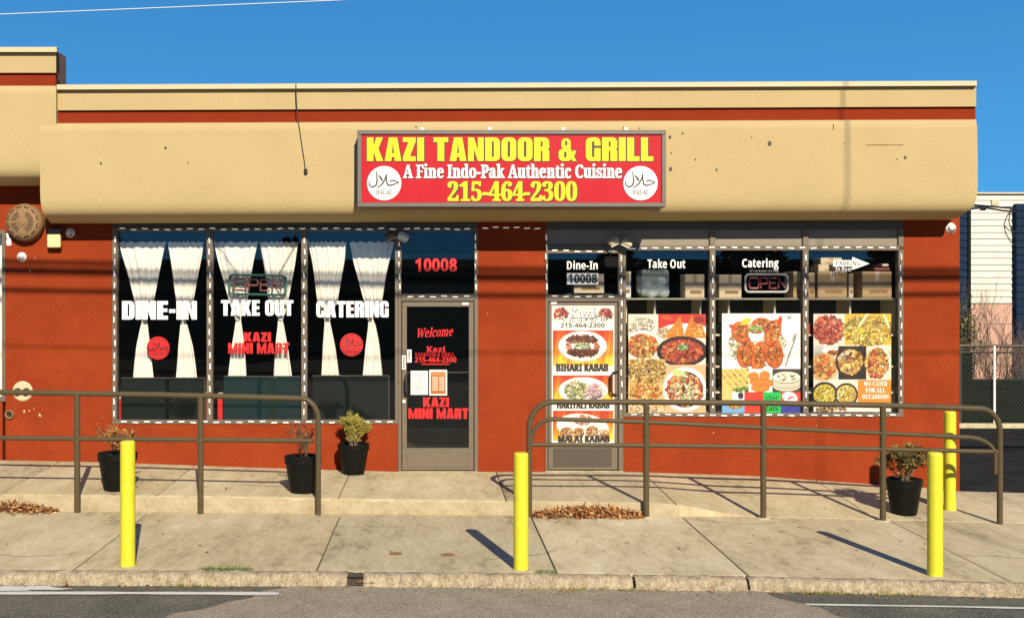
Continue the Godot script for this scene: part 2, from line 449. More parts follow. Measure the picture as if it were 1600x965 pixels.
func block(parent: Node, s: String, u0: float, v0: float, u1: float, v1: float, z: float, m: Material, outline: Material = null, gap := .55) -> void:
	var w := -gap
	for ch in s: w += glyph(ch)[0] + gap
	var p := P(u0, v1, z)
	var q := P(u1, v0, z)
	var k := Vector2((q.x - p.x) / w, (q.y - p.y) / 10.0)
	var face := Mb.new()
	var back := Mb.new()
	var x := 0.0
	for ch in s:
		var g := glyph(ch)
		for a in g[1]:
			if outline:
				for o in Geometry2D.offset_polygon(a, .26, Geometry2D.JOIN_MITER):
					var mv := PackedVector2Array()
					for e in o: mv.append((e + Vector2(x + .1, -.08)) * k + Vector2(p.x, p.y))
					back.flat(mv, z - .004 - .0004 * (back.v.size() % 7))
			var halves := [a]
			if g[2].size():
				var cx: float = {"A": 3.4, "O": 3.0, "D": 3.1, "U": 3.0, "C": 3.0, "G": 3.0, "R": 3.05, "&": 2.8}.get(ch, 3.0)
				halves = []
				for h in [rc(-1, -1, cx, 11), rc(cx, -1, 11, 11)]: halves.append_array(Geometry2D.intersect_polygons(a, h))
				for c in g[2]:
					var nx := []
					for h in halves: nx.append_array(Geometry2D.clip_polygons(h, c))
					halves = nx
			for h in halves:
				var mv := PackedVector2Array()
				for e in h: mv.append((e + Vector2(x, 0)) * k + Vector2(p.x, p.y))
				face.flat(mv, z)
		x += g[0] + gap
	put(parent, "lettering", face, m)
	if outline: put(parent, "lettering_edge", back, outline)
func disc(c: Vector2, r: float, sides := 32, ry := -1.0) -> PackedVector2Array:
	var o := PackedVector2Array()
	for i in sides: o.append(c + Vector2(cos(TAU * i / sides) * r, sin(TAU * i / sides) * (ry if ry > 0.0 else r)))
	return o
# a brush stroke through the points, pen width w
func stroke(mb: Mb, pts: Array, w: float, z: float) -> void:
	var cv := Curve2D.new()
	for i in pts.size():
		var t: Vector2 = (pts[min(i + 1, pts.size() - 1)] - pts[max(i - 1, 0)]) / 6.0
		cv.add_point(pts[i], -t, t)
	cv.bake_interval = w * .8
	var b := cv.get_baked_points()
	for i in b.size() - 1:
		var d := (b[i + 1] - b[i]).normalized().orthogonal()
		var d0 := d if i == 0 else (b[i + 1] - b[i - 1]).normalized().orthogonal()
		var d1 := d if i + 2 >= b.size() else (b[i + 2] - b[i]).normalized().orthogonal()
		var f := .55 + .45 * sin(PI * float(i) / b.size())
		var f1 := .55 + .45 * sin(PI * float(i + 1) / b.size())
		var q := [b[i] + d0 * w * .5 * f, b[i + 1] + d1 * w * .5 * f1, b[i + 1] - d1 * w * .5 * f1, b[i] - d0 * w * .5 * f]
		mb.quad(Vector3(q[0].x, q[0].y, z), Vector3(q[1].x, q[1].y, z), Vector3(q[2].x, q[2].y, z), Vector3(q[3].x, q[3].y, z), Vector3.BACK)
# the round seal: a disc, the brush-written word and the same word in capitals
func emblem(parent: Node, u: float, v: float, r: float, z: float, face: Material, ink: Material, ring: bool) -> void:
	var c := P(u, v, z)
	var k := r * (STAND - z) / LENS
	var c2 := Vector2(c.x, c.y)
	var d := put(parent, "emblem", Mb.new().flat(disc(c2, k), z), face)
	var s := Mb.new()
	for w in [[[390, 255, 405, 400, 405, 480, 380, 550, 310, 585, 250, 545, 238, 490, 262, 462], 34], [[435, 340, 480, 390, 520, 460], 44], [[600, 310, 580, 400, 530, 500, 450, 575, 400, 590], 34], [[604, 312, 606, 450, 628, 530, 690, 550, 780, 525, 868, 492], 34], [[860, 486, 800, 466, 722, 445, 662, 480], 30]]:
		var pts := []
		for i in range(0, w[0].size(), 2): pts.append(c2 + Vector2(w[0][i] - 555, 505 - w[0][i + 1]) / 360.0 * k)
		stroke(s, pts, w[1] / 360.0 * k, z + .0015)
	put(d, "brush_script", s, ink)
	text(d, "HALAL", true, 1.0, u - r * .47, v + r * .38, u + r * .47, v + r * .66, z + .002, ink)
	if ring:
		var e := Mb.new()
		for i in 48:
			var a := TAU * i / 48.0
			var b := TAU * (i + 1) / 48.0
			var f := func(t: float, q: float) -> Vector3: return Vector3(c.x + cos(t) * k * q, c.y + sin(t) * k * q, z + .001)
			e.quad(f.call(a, .86), f.call(b, .86), f.call(b, .91), f.call(a, .91), Vector3.BACK)
		put(d, "ring", e, ink)

# ------------------------------------------------------------------ printed pictures of food
func dab(im: Image, cx: float, cy: float, rx: float, ry: float, rot: float, c: Color, jit := .06) -> void:
	var rm: float = max(rx, ry) + 1.0
	var cs := cos(rot)
	var sn := sin(rot)
	for y in range(max(0, int(cy - rm)), min(im.get_height(), int(cy + rm) + 1)):
		for x in range(max(0, int(cx - rm)), min(im.get_width(), int(cx + rm) + 1)):
			var dx := x - cx
			var dy := y - cy
			var a := (dx * cs + dy * sn) / rx
			var b := (dy * cs - dx * sn) / ry
			if a * a + b * b <= 1.0:
				var j := 1.0 + (rng.randf() - .5) * 2.0 * jit
				im.set_pixel(x, y, Color(c.r * j, c.g * j, c.b * j))
# pieces heaped in an ellipse
func heap(im: Image, cx: float, cy: float, rx: float, ry: float, cnt: int, s0: float, s1: float, cols: Array, long := 1.6) -> void:
	for i in int(cnt * 1.9):
		var a := rng.randf() * TAU
		var q := sqrt(rng.randf())
		var s := rng.randf_range(s0 * .55, s1 * .85)
		var x := cx + cos(a) * q * (rx - s * .6)
		var y := cy + sin(a) * q * (ry - s * .6)
		var t := rng.randf() * PI
		var ln := long * rng.randf_range(.6, 1.25)
		var c: Color = (cols[rng.randi() % cols.size()] as Color).lerp(cols[rng.randi() % cols.size()], rng.randf() * .6)
		c = c.darkened(rng.randf() * .35) if rng.randf() < .5 else c.lightened(rng.randf() * .2)
		dab(im, x + .6, y + .9, s * ln + .5, s + .5, t, c.darkened(.6), .15)
		dab(im, x, y, s * ln, s, t, c, .2)
		if rng.randf() < .4: dab(im, x - s * .3, y - s * .3, s * .4, s * .2, t, c.lightened(.5), .1)
# a fried triangle: flat colour broken by blisters
func wedge(im: Image, a: Vector2, b: Vector2, c: Vector2, cols: Array) -> void:
	var tri := PackedVector2Array([a, b, c])
	for y in range(max(0, int(min(a.y, min(b.y, c.y)))), min(im.get_height(), int(max(a.y, max(b.y, c.y))) + 1)):
		for x in range(max(0, int(min(a.x, min(b.x, c.x)))), min(im.get_width(), int(max(a.x, max(b.x, c.x))) + 1)):
			if Geometry2D.is_point_in_polygon(Vector2(x, y), tri):
				var f := clampf((x - min(a.x, b.x)) / max(1.0, absf(c.x - a.x)), 0, 1)
				im.set_pixel(x, y, (cols[0] as Color).lerp(cols[1], f).darkened(rng.randf() * .12))
	for k in 16:
		var w := [rng.randf(), rng.randf(), rng.randf()]
		var p: Vector2 = (a * w[0] + b * w[1] + c * w[2]) / (w[0] + w[1] + w[2])
		dab(im, p.x, p.y, rng.randf_range(1.5, 3.5), rng.randf_range(1, 2), rng.randf() * PI, (cols[2] as Color), .15)
func plate_of(im: Image, cx: float, cy: float, rx: float, ry: float, rim: Color, bed: Color, cnt: int, s0: float, s1: float, cols: Array) -> void:
	dab(im, cx, cy, rx, ry, 0, rim.darkened(.12), .02)
	dab(im, cx, cy - ry * .03, rx * .97, ry * .96, 0, rim, .02)
	dab(im, cx, cy, rx * .82, ry * .80, 0, bed, .08)
	heap(im, cx, cy, rx * .82, ry * .78, cnt, s0, s1, cols)
func art(im: Image) -> StandardMaterial3D:
	var m := StandardMaterial3D.new()
	m.albedo_texture = ImageTexture.create_from_image(im)
	m.roughness = .45
	m.albedo_color = Color(.68, .68, .68).linear_to_srgb()
	return m
func sheet_of(w: int, h: int, c: Color) -> Image:
	var im := Image.create(w, h, false, Image.FORMAT_RGB8)
	im.fill(c)
	return im
func hx(s: String) -> Color: return Color(s)

# ------------------------------------------------------------------ levels of the ground
var base_line := []
var step_top := []
var step_foot := []
var kerb_line := []
func line_of(a: Array, z: float) -> Array:
	var o := []
	for i in range(0, a.size(), 2): o.append(Vector2(X(a[i], z), Y(a[i + 1], z)))
	return o
func on(l: Array, x: float) -> float:
	if x <= l[0].x: return l[0].y
	for i in l.size() - 1:
		if x <= l[i + 1].x: return lerpf(l[i].y, l[i + 1].y, (x - l[i].x) / (l[i + 1].x - l[i].x))
	return l[-1].y
const ZS := 1.91
const ZK := 4.46
func upper(x: float, z: float) -> float: return lerpf(on(base_line, x), on(step_top, x), clamp(z / ZS, -.3, 1.0))
func lower(x: float, z: float) -> float: return lerpf(on(step_foot, x), on(kerb_line, x), clamp((z - ZS) / (ZK - ZS), 0.0, 1.2))
func level(x: float, z: float) -> float: return upper(x, z) if z < ZS else lower(x, z)

func _ready() -> void:
	rng.seed = 7
	# --- camera, sky, sun
	var cam := Camera3D.new()
	cam.projection = Camera3D.PROJECTION_FRUSTUM
	cam.near = .1; cam.far = 900.0
	cam.size = .1 * 965.0 / LENS
	cam.frustum_offset = Vector2(.1 * 125.0 / LENS, -.1 * 2.5 / LENS)
	cam.position = Vector3(0, EYE, STAND)
	add_child(cam)
	cam.current = true
	var env := Environment.new()
	env.background_mode = Environment.BG_SKY
	var sm := ProceduralSkyMaterial.new()
	sm.sky_top_color = C(.004, .06, .25).linear_to_srgb()
	sm.sky_horizon_color = C(.068, .315, .62).linear_to_srgb()
	sm.sky_curve = .24
	sm.ground_bottom_color = C(.06, .055, .045).linear_to_srgb()
	sm.ground_horizon_color = C(.14, .15, .14).linear_to_srgb()
	sm.sun_angle_max = 0.0
	var sky := Sky.new()
	sky.sky_material = sm
	env.sky = sky
	env.tonemap_mode = Environment.TONE_MAPPER_LINEAR
	env.tonemap_exposure = 1.5
	env.sdfgi_enabled = true; env.ssao_enabled = true; env.ssil_enabled = true
	var we := WorldEnvironment.new()
	we.environment = env
	add_child(we)
	var sun := DirectionalLight3D.new()
	sun.light_energy = 1.6
	sun.light_color = C(1.0, .87, .66).linear_to_srgb()
	sun.light_angular_distance = .53
	sun.shadow_enabled = true
	add_child(sun)
	sun.look_at_from_position(Vector3.ZERO, RUN)

	base_line = line_of([-600, 705, 0, 718.5, 160, 721.5, 400, 730, 620, 736.5, 980, 736.5, 1180, 743, 1350, 755, 1430, 760, 1500, 767, 1700, 772], 0)
	step_top = line_of([-600, 760, 0, 771, 300, 774, 700, 781, 980, 784, 1060, 787, 1110, 797, 1165, 806.5, 1300, 809, 1567, 816, 1900, 822], ZS)
	step_foot = line_of([-600, 786, 0, 797, 300, 800, 700, 804, 1060, 806, 1165, 807, 1300, 809.5, 1567, 816.5, 1900, 822.5], ZS)
	kerb_line = line_of([-900, 880, 0, 889, 500, 891, 870, 895, 1175, 899, 1460, 905, 1600, 909, 2400, 920], ZK)
	make_materials()
	print("materials")
	build_ground()
	build_neighbour()
	build_shop()
	print("shop")
	build_sign()
	build_windows()
	build_posters()
	print("posters")
	build_inside()
	build_wall_fittings()
	build_railings()
	build_bollards()
	build_pots()
	build_lot()
	build_street()
	build_litter()
	print("done")

# ------------------------------------------------------------------ pavement, kerb, road
func slab_mesh(x0: float, x1: float, z0: float, z1: float, f: Callable, deep: float) -> Mb:
	var mb := Mb.new()
	var xs := [x0, x0 + .012]
	var zs := [z0, z0 + .012]
	var nx := 14
	var nz := 8
	for i in range(1, nx): xs.append(lerpf(x0, x1, float(i) / nx))
	xs.append(x1 - .012); xs.append(x1)
	for i in range(1, nz): zs.append(lerpf(z0, z1, float(i) / nz))
	zs.append(z1 - .012); zs.append(z1)
	var rows := []
	for j in zs.size():
		var row := []
		for i in xs.size():
			var e: bool = i == 0 or j == 0 or i == xs.size() - 1 or j == zs.size() - 1
			row.append(Vector3(xs[i], f.call(xs[i], zs[j]) - (.008 if e else 0.0), zs[j]))
		rows.append(row)
	mb.sheet(rows, Vector3.UP)
	var dn := Vector3(0, -deep, 0)
	for i in xs.size() - 1:
		mb.quad(rows[0][i], rows[0][i + 1], rows[0][i + 1] + dn, rows[0][i] + dn, Vector3.FORWARD)
		var l: Array = rows[-1]
		mb.quad(l[i], l[i + 1], l[i + 1] + dn, l[i] + dn, Vector3.BACK)
	for j in zs.size() - 1:
		mb.quad(rows[j][0], rows[j + 1][0], rows[j + 1][0] + dn, rows[j][0] + dn, Vector3.LEFT)
		mb.quad(rows[j][-1], rows[j + 1][-1], rows[j + 1][-1] + dn, rows[j][-1] + dn, Vector3.RIGHT)
	return mb
func build_ground() -> void:
	structure("ground", Mb.new().quad_at(-420, 420, -420, 420, -1.0), M.ground)
	var road := Mb.new()
	var rows := []
	for z in [ZK + .08, 5.2, 6.0, 8.0, 11.0, 14.0, 20.0]:
		var row := []
		for i in 81:
			var x := -40.0 + i
			row.append(Vector3(x, on(kerb_line, x) - .10 + min(.015 * (z - ZK), .06), z))
		rows.append(row)
	structure("road", road.sheet(rows, Vector3.UP), M.asphalt)
	# the paler strip of patched road before the door, its edge ragged
	var pr := []
	for j in 24:
		var z := ZK + .09 + j * .12
		var a := X(464, z) - .11 * j + .05 * sin(j * 2.1) + .03 * sin(j * 5.3)
		var b := X(1170, z) + .11 * j + .06 * sin(j * 1.7) + .03 * cos(j * 4.1)
		var row := []
		for i in 25:
			var x: float = lerpf(a, b, i / 24.0)
			row.append(Vector3(x, on(kerb_line, x) - .096 + min(.015 * (z - ZK), .06) + .002 * sin(x * 5.0), z))
		pr.append(row)
	structure("road_patch", Mb.new().sheet(pr, Vector3.UP), M.apron)
	# painted edge line and the worn arrow end beside it
	var mark := setting("road_marking")
	var yline := func(x: float, z: float) -> float: return on(kerb_line, x) - .0915 + min(.015 * (z - ZK), .06)
	for seg in [[-400, 432, 4.93], [1256, 2000, 5.03]]:
		var rr2 := []
		for j in 2:
			var row := []
			for i in 40:
				var x: float = lerpf(X(seg[0], 5.0), X(seg[1], 5.0), i / 39.0)
				var z: float = seg[2] + .03 * sin(x * .8) + (.045 if j else -.045) * (1.0 + .25 * sin(x * 7.0) * sin(x * 3.1)) * (.55 if seg[0] > 0 else 1.0)
				row.append(Vector3(x, yline.call(x, z), z))
			rr2.append(row)
		put(mark, "edge_line", Mb.new().sheet(rr2, Vector3.UP), M.line)
	var blot := Mb.new()
	var poly := []
	for i in 40:
		var a := TAU * i / 40.0
		var r := 1.0 + .15 * sin(a * 5.0) + .1 * sin(a * 11.0 + 1.0)
		poly.append(Vector3(X(10, 4.75) + cos(a) * .5 * r, 0, 4.755 + sin(a) * .085 * r))
	for i in 40:
		var q := []
		for e in [Vector3(X(10, 4.75), 0, 4.755), poly[i], poly[(i + 1) % 40]]: q.append(Vector3(e.x, yline.call(e.x, e.z), e.z))
		blot.tri(q[0], q[1], q[2], Vector3.UP)
	put(mark, "worn_paint", blot, M.line)
	# kerb stones
	var kerb := setting("kerb")
	var ks := [-9.5, -6.9, -4.25, -.72, 1.74, 2.72, 5.65, 8.3, 11.0]
	var nf := FastNoiseLite.new()
	nf.seed = 4; nf.frequency = 3.2; nf.fractal_octaves = 4
	for k in ks.size() - 1:
		var a: float = ks[k] + (.13 if k == 3 else .012)
		var b: float = ks[k + 1] - .012
		var cnt := int((b - a) / .035)
		var kr := []
		for w in [[.0, -.16], [.0, -.004], [.03, .004], [.07, .006], [.11, .002], [.135, -.012], [.152, -.035], [.162, -.06], [.168, -.085], [.172, -.12]]:
			var row := []
			for i in cnt + 1:
				var x: float = lerpf(a, b, float(i) / cnt)
				var e: float = min(i, cnt - i) * .035
				var round_off: float = .03 * exp(-e / .04)
				var q := Vector3(x, on(kerb_line, x) + w[1], ZK + w[0])
				var d := nf.get_noise_3d(q.x * 1.3, q.y * 3.0, q.z * 3.0) * .016 + nf.get_noise_3d(q.x * 6.0, q.y * 6.0, q.z * 6.0) * .007
				if w[0] > 0.0: q += Vector3(0, d - round_off * .5, d * .8 - round_off * .5)
				row.append(q)
			kr.append(row)
		var mb := Mb.new().sheet(kr, Vector3(0, 1, 1))
		for e in [0, -1]:
			for j in kr.size() - 2: mb.tri(kr[0][e], kr[j + 1][e], kr[j + 2][e], Vector3.LEFT if e == 0 else Vector3.RIGHT)
		put(kerb, "kerb_stone", mb, M.kerb)
	# crumbled fill in the broken joint
	var cr := []
	for j in 6:
		var row := []
		for i in 9:
			var x := -.735 + .15 * i / 8.0
			var z := ZK + .165 * j / 5.0 - .004
			row.append(Vector3(x, on(kerb_line, x) - .012 - .075 * (j / 5.0) + .016 * nf.get_noise_2d(x * 9.0, z * 9.0), z))
		cr.append(row)
	put(kerb, "crumbled_joint", Mb.new().sheet(cr, Vector3(0, 1, .4)), M.soil)
	# earth under the joints
	var er := []
	for z in [0.0, ZS, ZK + .1]:
		var row := []
		for i in 61:
			var x := -15.0 + i * .5
			row.append(Vector3(x, (upper(x, z) if z < ZS else lower(x, z)) - (.03 if z != ZS else .05), z))
		er.append(row)
	structure("joint_bed", Mb.new().sheet(er, Vector3.UP), M.soil)
	# concrete slabs
	var pv := setting("pavement")
	var ux := [-11.2, -9.0, -6.9, -4.78, -3.05, -1.04, .82, 2.70, 4.92, 7.1, 9.3, 11.5]
	for k in ux.size() - 1:
		var z1 := ZS - (.006 if ux[k] > 2.0 else 0.0)
		put(pv, "slab", slab_mesh(ux[k] + .006, ux[k + 1] - .006, .002, z1, upper, .22), M.conc[(k * 7 + 1) % 4])
	var lx := [-11.6, -9.4, -7.3, -5.2, -3.13, -1.01, 1.09, 2.76, 5.05, 7.1, 9.2, 11.3]
	for k in lx.size() - 1:
		put(pv, "slab", slab_mesh(lx[k] + .008, lx[k + 1] - .008, ZS + .004, ZK - .006, lower, .15), M.conc[(k * 5 + 2) % 4])
	# rough step face
	var fr := []
	for j in 4:
		var row := []
		for i in 121:
			var x: float = lerpf(-11.0, X(1062, ZS), i / 120.0)
			var y: float = lerpf(on(step_foot, x) - .03, on(step_top, x) - .012, j / 3.0)
			row.append(Vector3(x, y, ZS + .006 + .006 * nf.get_noise_2d(x * 2.0, y * 6.0) - (.006 if j == 3 else 0.0)))
		fr.append(row)
	put(pv, "step_face", Mb.new().sheet(fr, Vector3.BACK), M.riser)
	# cracks wandering over the slabs
	var gc := RandomNumberGenerator.new()
	gc.seed = 21
	for c in [[2.76, 2.1, 1.4, -.5, 14], [5.1, 3.5, 1.3, .35, 12], [-3.3, 3.9, -1.1, .3, 10], [-1.0, 2.6, .9, -.2, 9], [3.2, .9, 1.2, .4, 10], [-2.2, 1.2, .8, .3, 8], [1.2, 3.6, -.9, .3, 9]]:
		var p := Vector2(c[0], c[1])
		var d := Vector2(c[2], c[3]).normalized()
		var mb := Mb.new()
		for i in int(c[4]):
			d = d.rotated(gc.randf_range(-.5, .5))
			var q := p + d * gc.randf_range(.05, .13)
			var o := d.orthogonal() * gc.randf_range(.0022, .0045)
			var quad := []
			for e in [p + o, q + o, q - o, p - o]: quad.append(Vector3(e.x, level(e.x, e.y) + .0035, e.y))
			mb.quad(quad[0], quad[1], quad[2], quad[3], Vector3.UP)
			p = q
			d = d.lerp(Vector2(c[2], c[3]).normalized(), .35).normalized()
		put(pv, "crack", mb, M.soil)
	# small iron valve covers let into the slab
	for c in [[618, 866], [700, 867]]:
		var z: float = STAND - LENS * 2.30 / (c[1] - V0)
		var x := X(c[0], z)
		var o := part(pv, "valve_cover", Mb.new().lathe([Vector2(.0, .004), Vector2(.062, .004), Vector2(.07, -.01)], 20).mesh(), M.rust, Vector3(x, lower(x, z) + .001, z))
		o.rotation.y = .3

# ------------------------------------------------------------------ buildings
# rows of the fascia: depth, drawing height, drawing end stops
func fascia(parent: Node, rows: Array, dv0: float, dv1: float, called: String, m: Material, ends := true, hard := 99) -> void:
	var pr := []
	for r in rows:
		var row := []
		for i in 33:
			var f := i / 32.0
			row.append(P(lerpf(r[2], r[3], f), r[1] + lerpf(dv0, dv1, f), r[0]))
		pr.append(row)
	var mb := Mb.new()
	for j in min(hard, pr.size() - 1): mb.sheet([pr[j], pr[j + 1]], Vector3(0, .5 if j == 0 else 0.0, 1) if j < pr.size() - 2 or hard < 99 else Vector3(0, -.5, 1))
	if hard < pr.size() - 1: mb.sheet(pr.slice(hard), Vector3(0, -.3, 1))
	if ends:
		for e in [0, -1]:
			var out := Vector3.LEFT if e == 0 else Vector3.RIGHT
			var c: Vector3 = pr[0][e]
			c.z = -.15 if called == "cornice" else .30
			for j in pr.size() - 1: mb.tri(c, pr[j][e], pr[j + 1][e], out)
	put(parent, called, mb, m)
func crown(parent: Node, s: float, u0: float, u1: float, dv1: float, low: Array, ul: Array, ur: Array) -> void:
	# coping, plain frieze, recessed red band, swelling cornice
	fascia(parent, [[.36, 131 + s, u0, u1], [.50, 130.6 + s, u0, u1], [.525, 131.4 + s, u0, u1], [.525, 138.5 + s, u0, u1], [.46, 138.6 + s, u0, u1]], 0, dv1, "coping", M.cap)
	fascia(parent, [[.30, 134 + s, u0 + 1, u1 - 1], [.465, 134.2 + s, u0 + 1, u1 - 1], [.465, 171 + s, u0 + 1, u1 - 1], [.30, 171.2 + s, u0 + 1, u1 - 1]], 0, dv1, "frieze", M.cream)
	fascia(parent, [[.428, 168 + s, u0 + 1.5, u1 - 2], [.428, 195 + s, u0 + 1.5, u1 - 2]], 0, dv1, "red_band", M.band, true)
	var rows := [[.30, 191 + s, ul[0], ur[0]], [.46, 191.3 + s, ul[0], ur[0]]]
	for i in low.size(): rows.append([low[i][0], low[i][1] + s, ul[i], ur[i]])
	fascia(parent, rows, 0, dv1, "cornice", M.cream, true, 1)
func build_neighbour() -> void:
	var t := thing("shop_building", "taller adjoining shop unit with cream fascia, red band and dark soffit", "building", Vector3(-8, 0, 0))
	var low := [[.545, 193], [.55, 205], [.551, 230], [.552, 262], [.55, 296], [.545, 312], [.53, 322], [.50, 330], [.45, 336], [.36, 341.5], [.22, 345.5], [.06, 348], [-.1, 348]]
	var ul := []
	var ur := []
	for r in low:
		ul.append(-700); ur.append(87)
	crown(t, -57.5, -700, 88, 0, low, ul, ur)
	put(t, "parapet_end", Mb.new().span(Vector3(X(88, .3), 4.3, -.05), Vector3(X(88, .3) - .12, Y(76, .4), .298)), M.brick)
	put(t, "wall", Mb.new().span(Vector3(-16, 3.1, -.2), Vector3(X(86), 4.4, -.003)), M.red)
	put(t, "wall", Mb.new().span(Vector3(-16, -.4, -.2), Vector3(X(3), .9, 0)), M.red)
	put(t, "wall", Mb.new().span(Vector3(-16, .9, -.2), Vector3(-8, 3.1, 0)), M.red)
	var wf := Mb.new()
	wf.span(Vector3(X(2.5), .9, -.1), Vector3(X(8), 3.1, .012), .004)
	wf.span(Vector3(-8, .9, -.1), Vector3(X(2.5), .96, .012), .004)
	wf.span(Vector3(-8, 3.04, -.1), Vector3(X(2.5), 3.1, .012), .004)
	var win := put(t, "window", wf, M.frame)
	put(win, "pane", Mb.new().span(Vector3(-8, .96, -.05), Vector3(X(2.5), 3.04, -.044)), M.glass)
	put(win, "blind", Mb.new().span(Vector3(-8, .9, -.22), Vector3(X(2.6), 3.1, -.2)), M.curtain)
	put(t, "roof", Mb.new().span(Vector3(-16, 4.4, -12), Vector3(X(86, 0), 4.5, .2)), M.dark)
	put(t, "side_wall", Mb.new().span(Vector3(X(80), -.4, -12), Vector3(X(86), 4.4, -.25)), M.brick)
func build_shop() -> void:
	var t := thing("restaurant_building", "low restaurant building with swelling cream fascia over brick-red stucco walls", "building", Vector3(0, 0, 0))
	M.shop = t
	var low := [[.551, 193], [.555, 205], [.557, 230], [.558, 262], [.554, 296], [.547, 312], [.532, 322], [.502, 330], [.452, 336], [.362, 341.5], [.222, 345.5], [.06, 348], [-.1, 348.2]]
	var ul := [62, 62, 62, 62, 62, 62.5, 64, 66.5, 70, 74, 77.5, 80, 80]
	var ur := [1526, 1527.5, 1528, 1528.5, 1528.5, 1527, 1524, 1519, 1511, 1502, 1494, 1489, 1488]
	crown(t, 1.2, 88, 1527, -6, low, ul, ur)
	var foot := -.6
	var top := 3.32
	var w := func(u0: float, u1: float, v0: float, v1: float) -> void:
		put(t, "wall", Mb.new().span(Vector3(X(u0), foot if v1 > 700 else Y(v1), -.2), Vector3(X(u1), top if v0 < 356 else Y(v0), 0)), M.red)
	put(t, "wall", Mb.new().span(Vector3(X(8), foot, -.2), Vector3(X(175), 3.098, 0)), M.red)
	w.call(175, 622, 662, 999)
	w.call(747, 852, 300, 999)
	w.call(974, 1412, 651, 999)
	w.call(1412, 1500, 300, 999)
	put(t, "wall", Mb.new().span(Vector3(X(86.5), 3.1, -.2), Vector3(X(175), top, 0)), M.red)
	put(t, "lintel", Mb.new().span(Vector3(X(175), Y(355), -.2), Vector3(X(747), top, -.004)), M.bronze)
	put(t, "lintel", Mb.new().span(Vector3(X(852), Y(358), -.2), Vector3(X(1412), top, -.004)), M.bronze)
	put(t, "door_sill", Mb.new().span(Vector3(X(622), foot, -.2), Vector3(X(747), Y(736), .03), .006), M.conc[1])
	put(t, "door_sill", Mb.new().span(Vector3(X(852), foot, -.2), Vector3(X(974), Y(735.5), .03), .006), M.conc[1])
	# the body behind: side, back, roof, room
	put(t, "side_wall", Mb.new().span(Vector3(X(1500) - .2, foot, -11), Vector3(X(1500), 4.55, -.2)), M.red)
	put(t, "side_wall", Mb.new().span(Vector3(X(8), foot, -11), Vector3(X(8) + .2, 4.55, -.2)), M.inside)
	put(t, "back_wall", Mb.new().span(Vector3(X(8) + .2, foot, -7.2), Vector3(X(1500) - .2, 4.55, -7)), M.inside)
	put(t, "roof", Mb.new().span(Vector3(X(80), 4.55, -11), Vector3(X(1498), 4.68, .3)), M.dark)
	put(t, "ceiling", Mb.new().span(Vector3(X(8) + .2, 3.33, -7), Vector3(X(1500) - .2, 3.4, -.2)), M.inside)
	put(t, "room_floor", Mb.new().span(Vector3(X(8) + .2, -.3, -7), Vector3(X(1500) - .2, -.06, -.2)), M.inside)
	put(t, "partition", Mb.new().span(Vector3(X(795), -.06, -7), Vector3(X(805), 3.33, -.2)), M.inside)
	# nail holes and chips in the stucco
	for h in [[157, 255, 2.2], [258, 231, 2.6], [293, 254, 1.4], [1120, 265, 2.4], [1203, 224, 4.4], [1087, 249, 1.8], [1067, 208, 2.0], [1415, 246, 3.0], [1402, 249, 1.4], [1175, 214, 1.2], [1047, 214, 3.2], [1048, 264, 3.8], [1049, 239, 1.6], [1320, 224, 1.2], [650, 198, 1.6], [975, 199, 2.0], [1000, 200, 1.5]]:
		var z := .557
		var p := P(h[0], h[1], z + .004)
		put(t, "chip", Mb.new().flat(disc(Vector2(p.x, p.y), h[2] * .0056, 9, h[2] * .0072), z + .004), M.ink)
	put(t, "crack", Mb.new().span(P(1354, 226.6, .562), P(1412, 225.6, .558)), M.rust)
	put(t, "crack", Mb.new().span(P(1302.5, 202, .561), P(1303.4, 194, .557)), M.ink)
	var lead := thing("hanging_cable", "thin black cable hanging loose down the cream fascia from the roof", "cable", P(468, 200, .56))
	put(lead, "lead", Mb.new().tube([P(462, 131, .54), P(462.5, 150, .54), P(464, 180, .54), P(467, 198, .565), P(471, 225, .567), P(475, 250, .572), P(477, 267, .57)], .006, 6), M.cable)
	put(lead, "plug", Mb.new().tube([P(477, 264, .575), P(477.6, 271, .575)], .022, 8), M.cable)
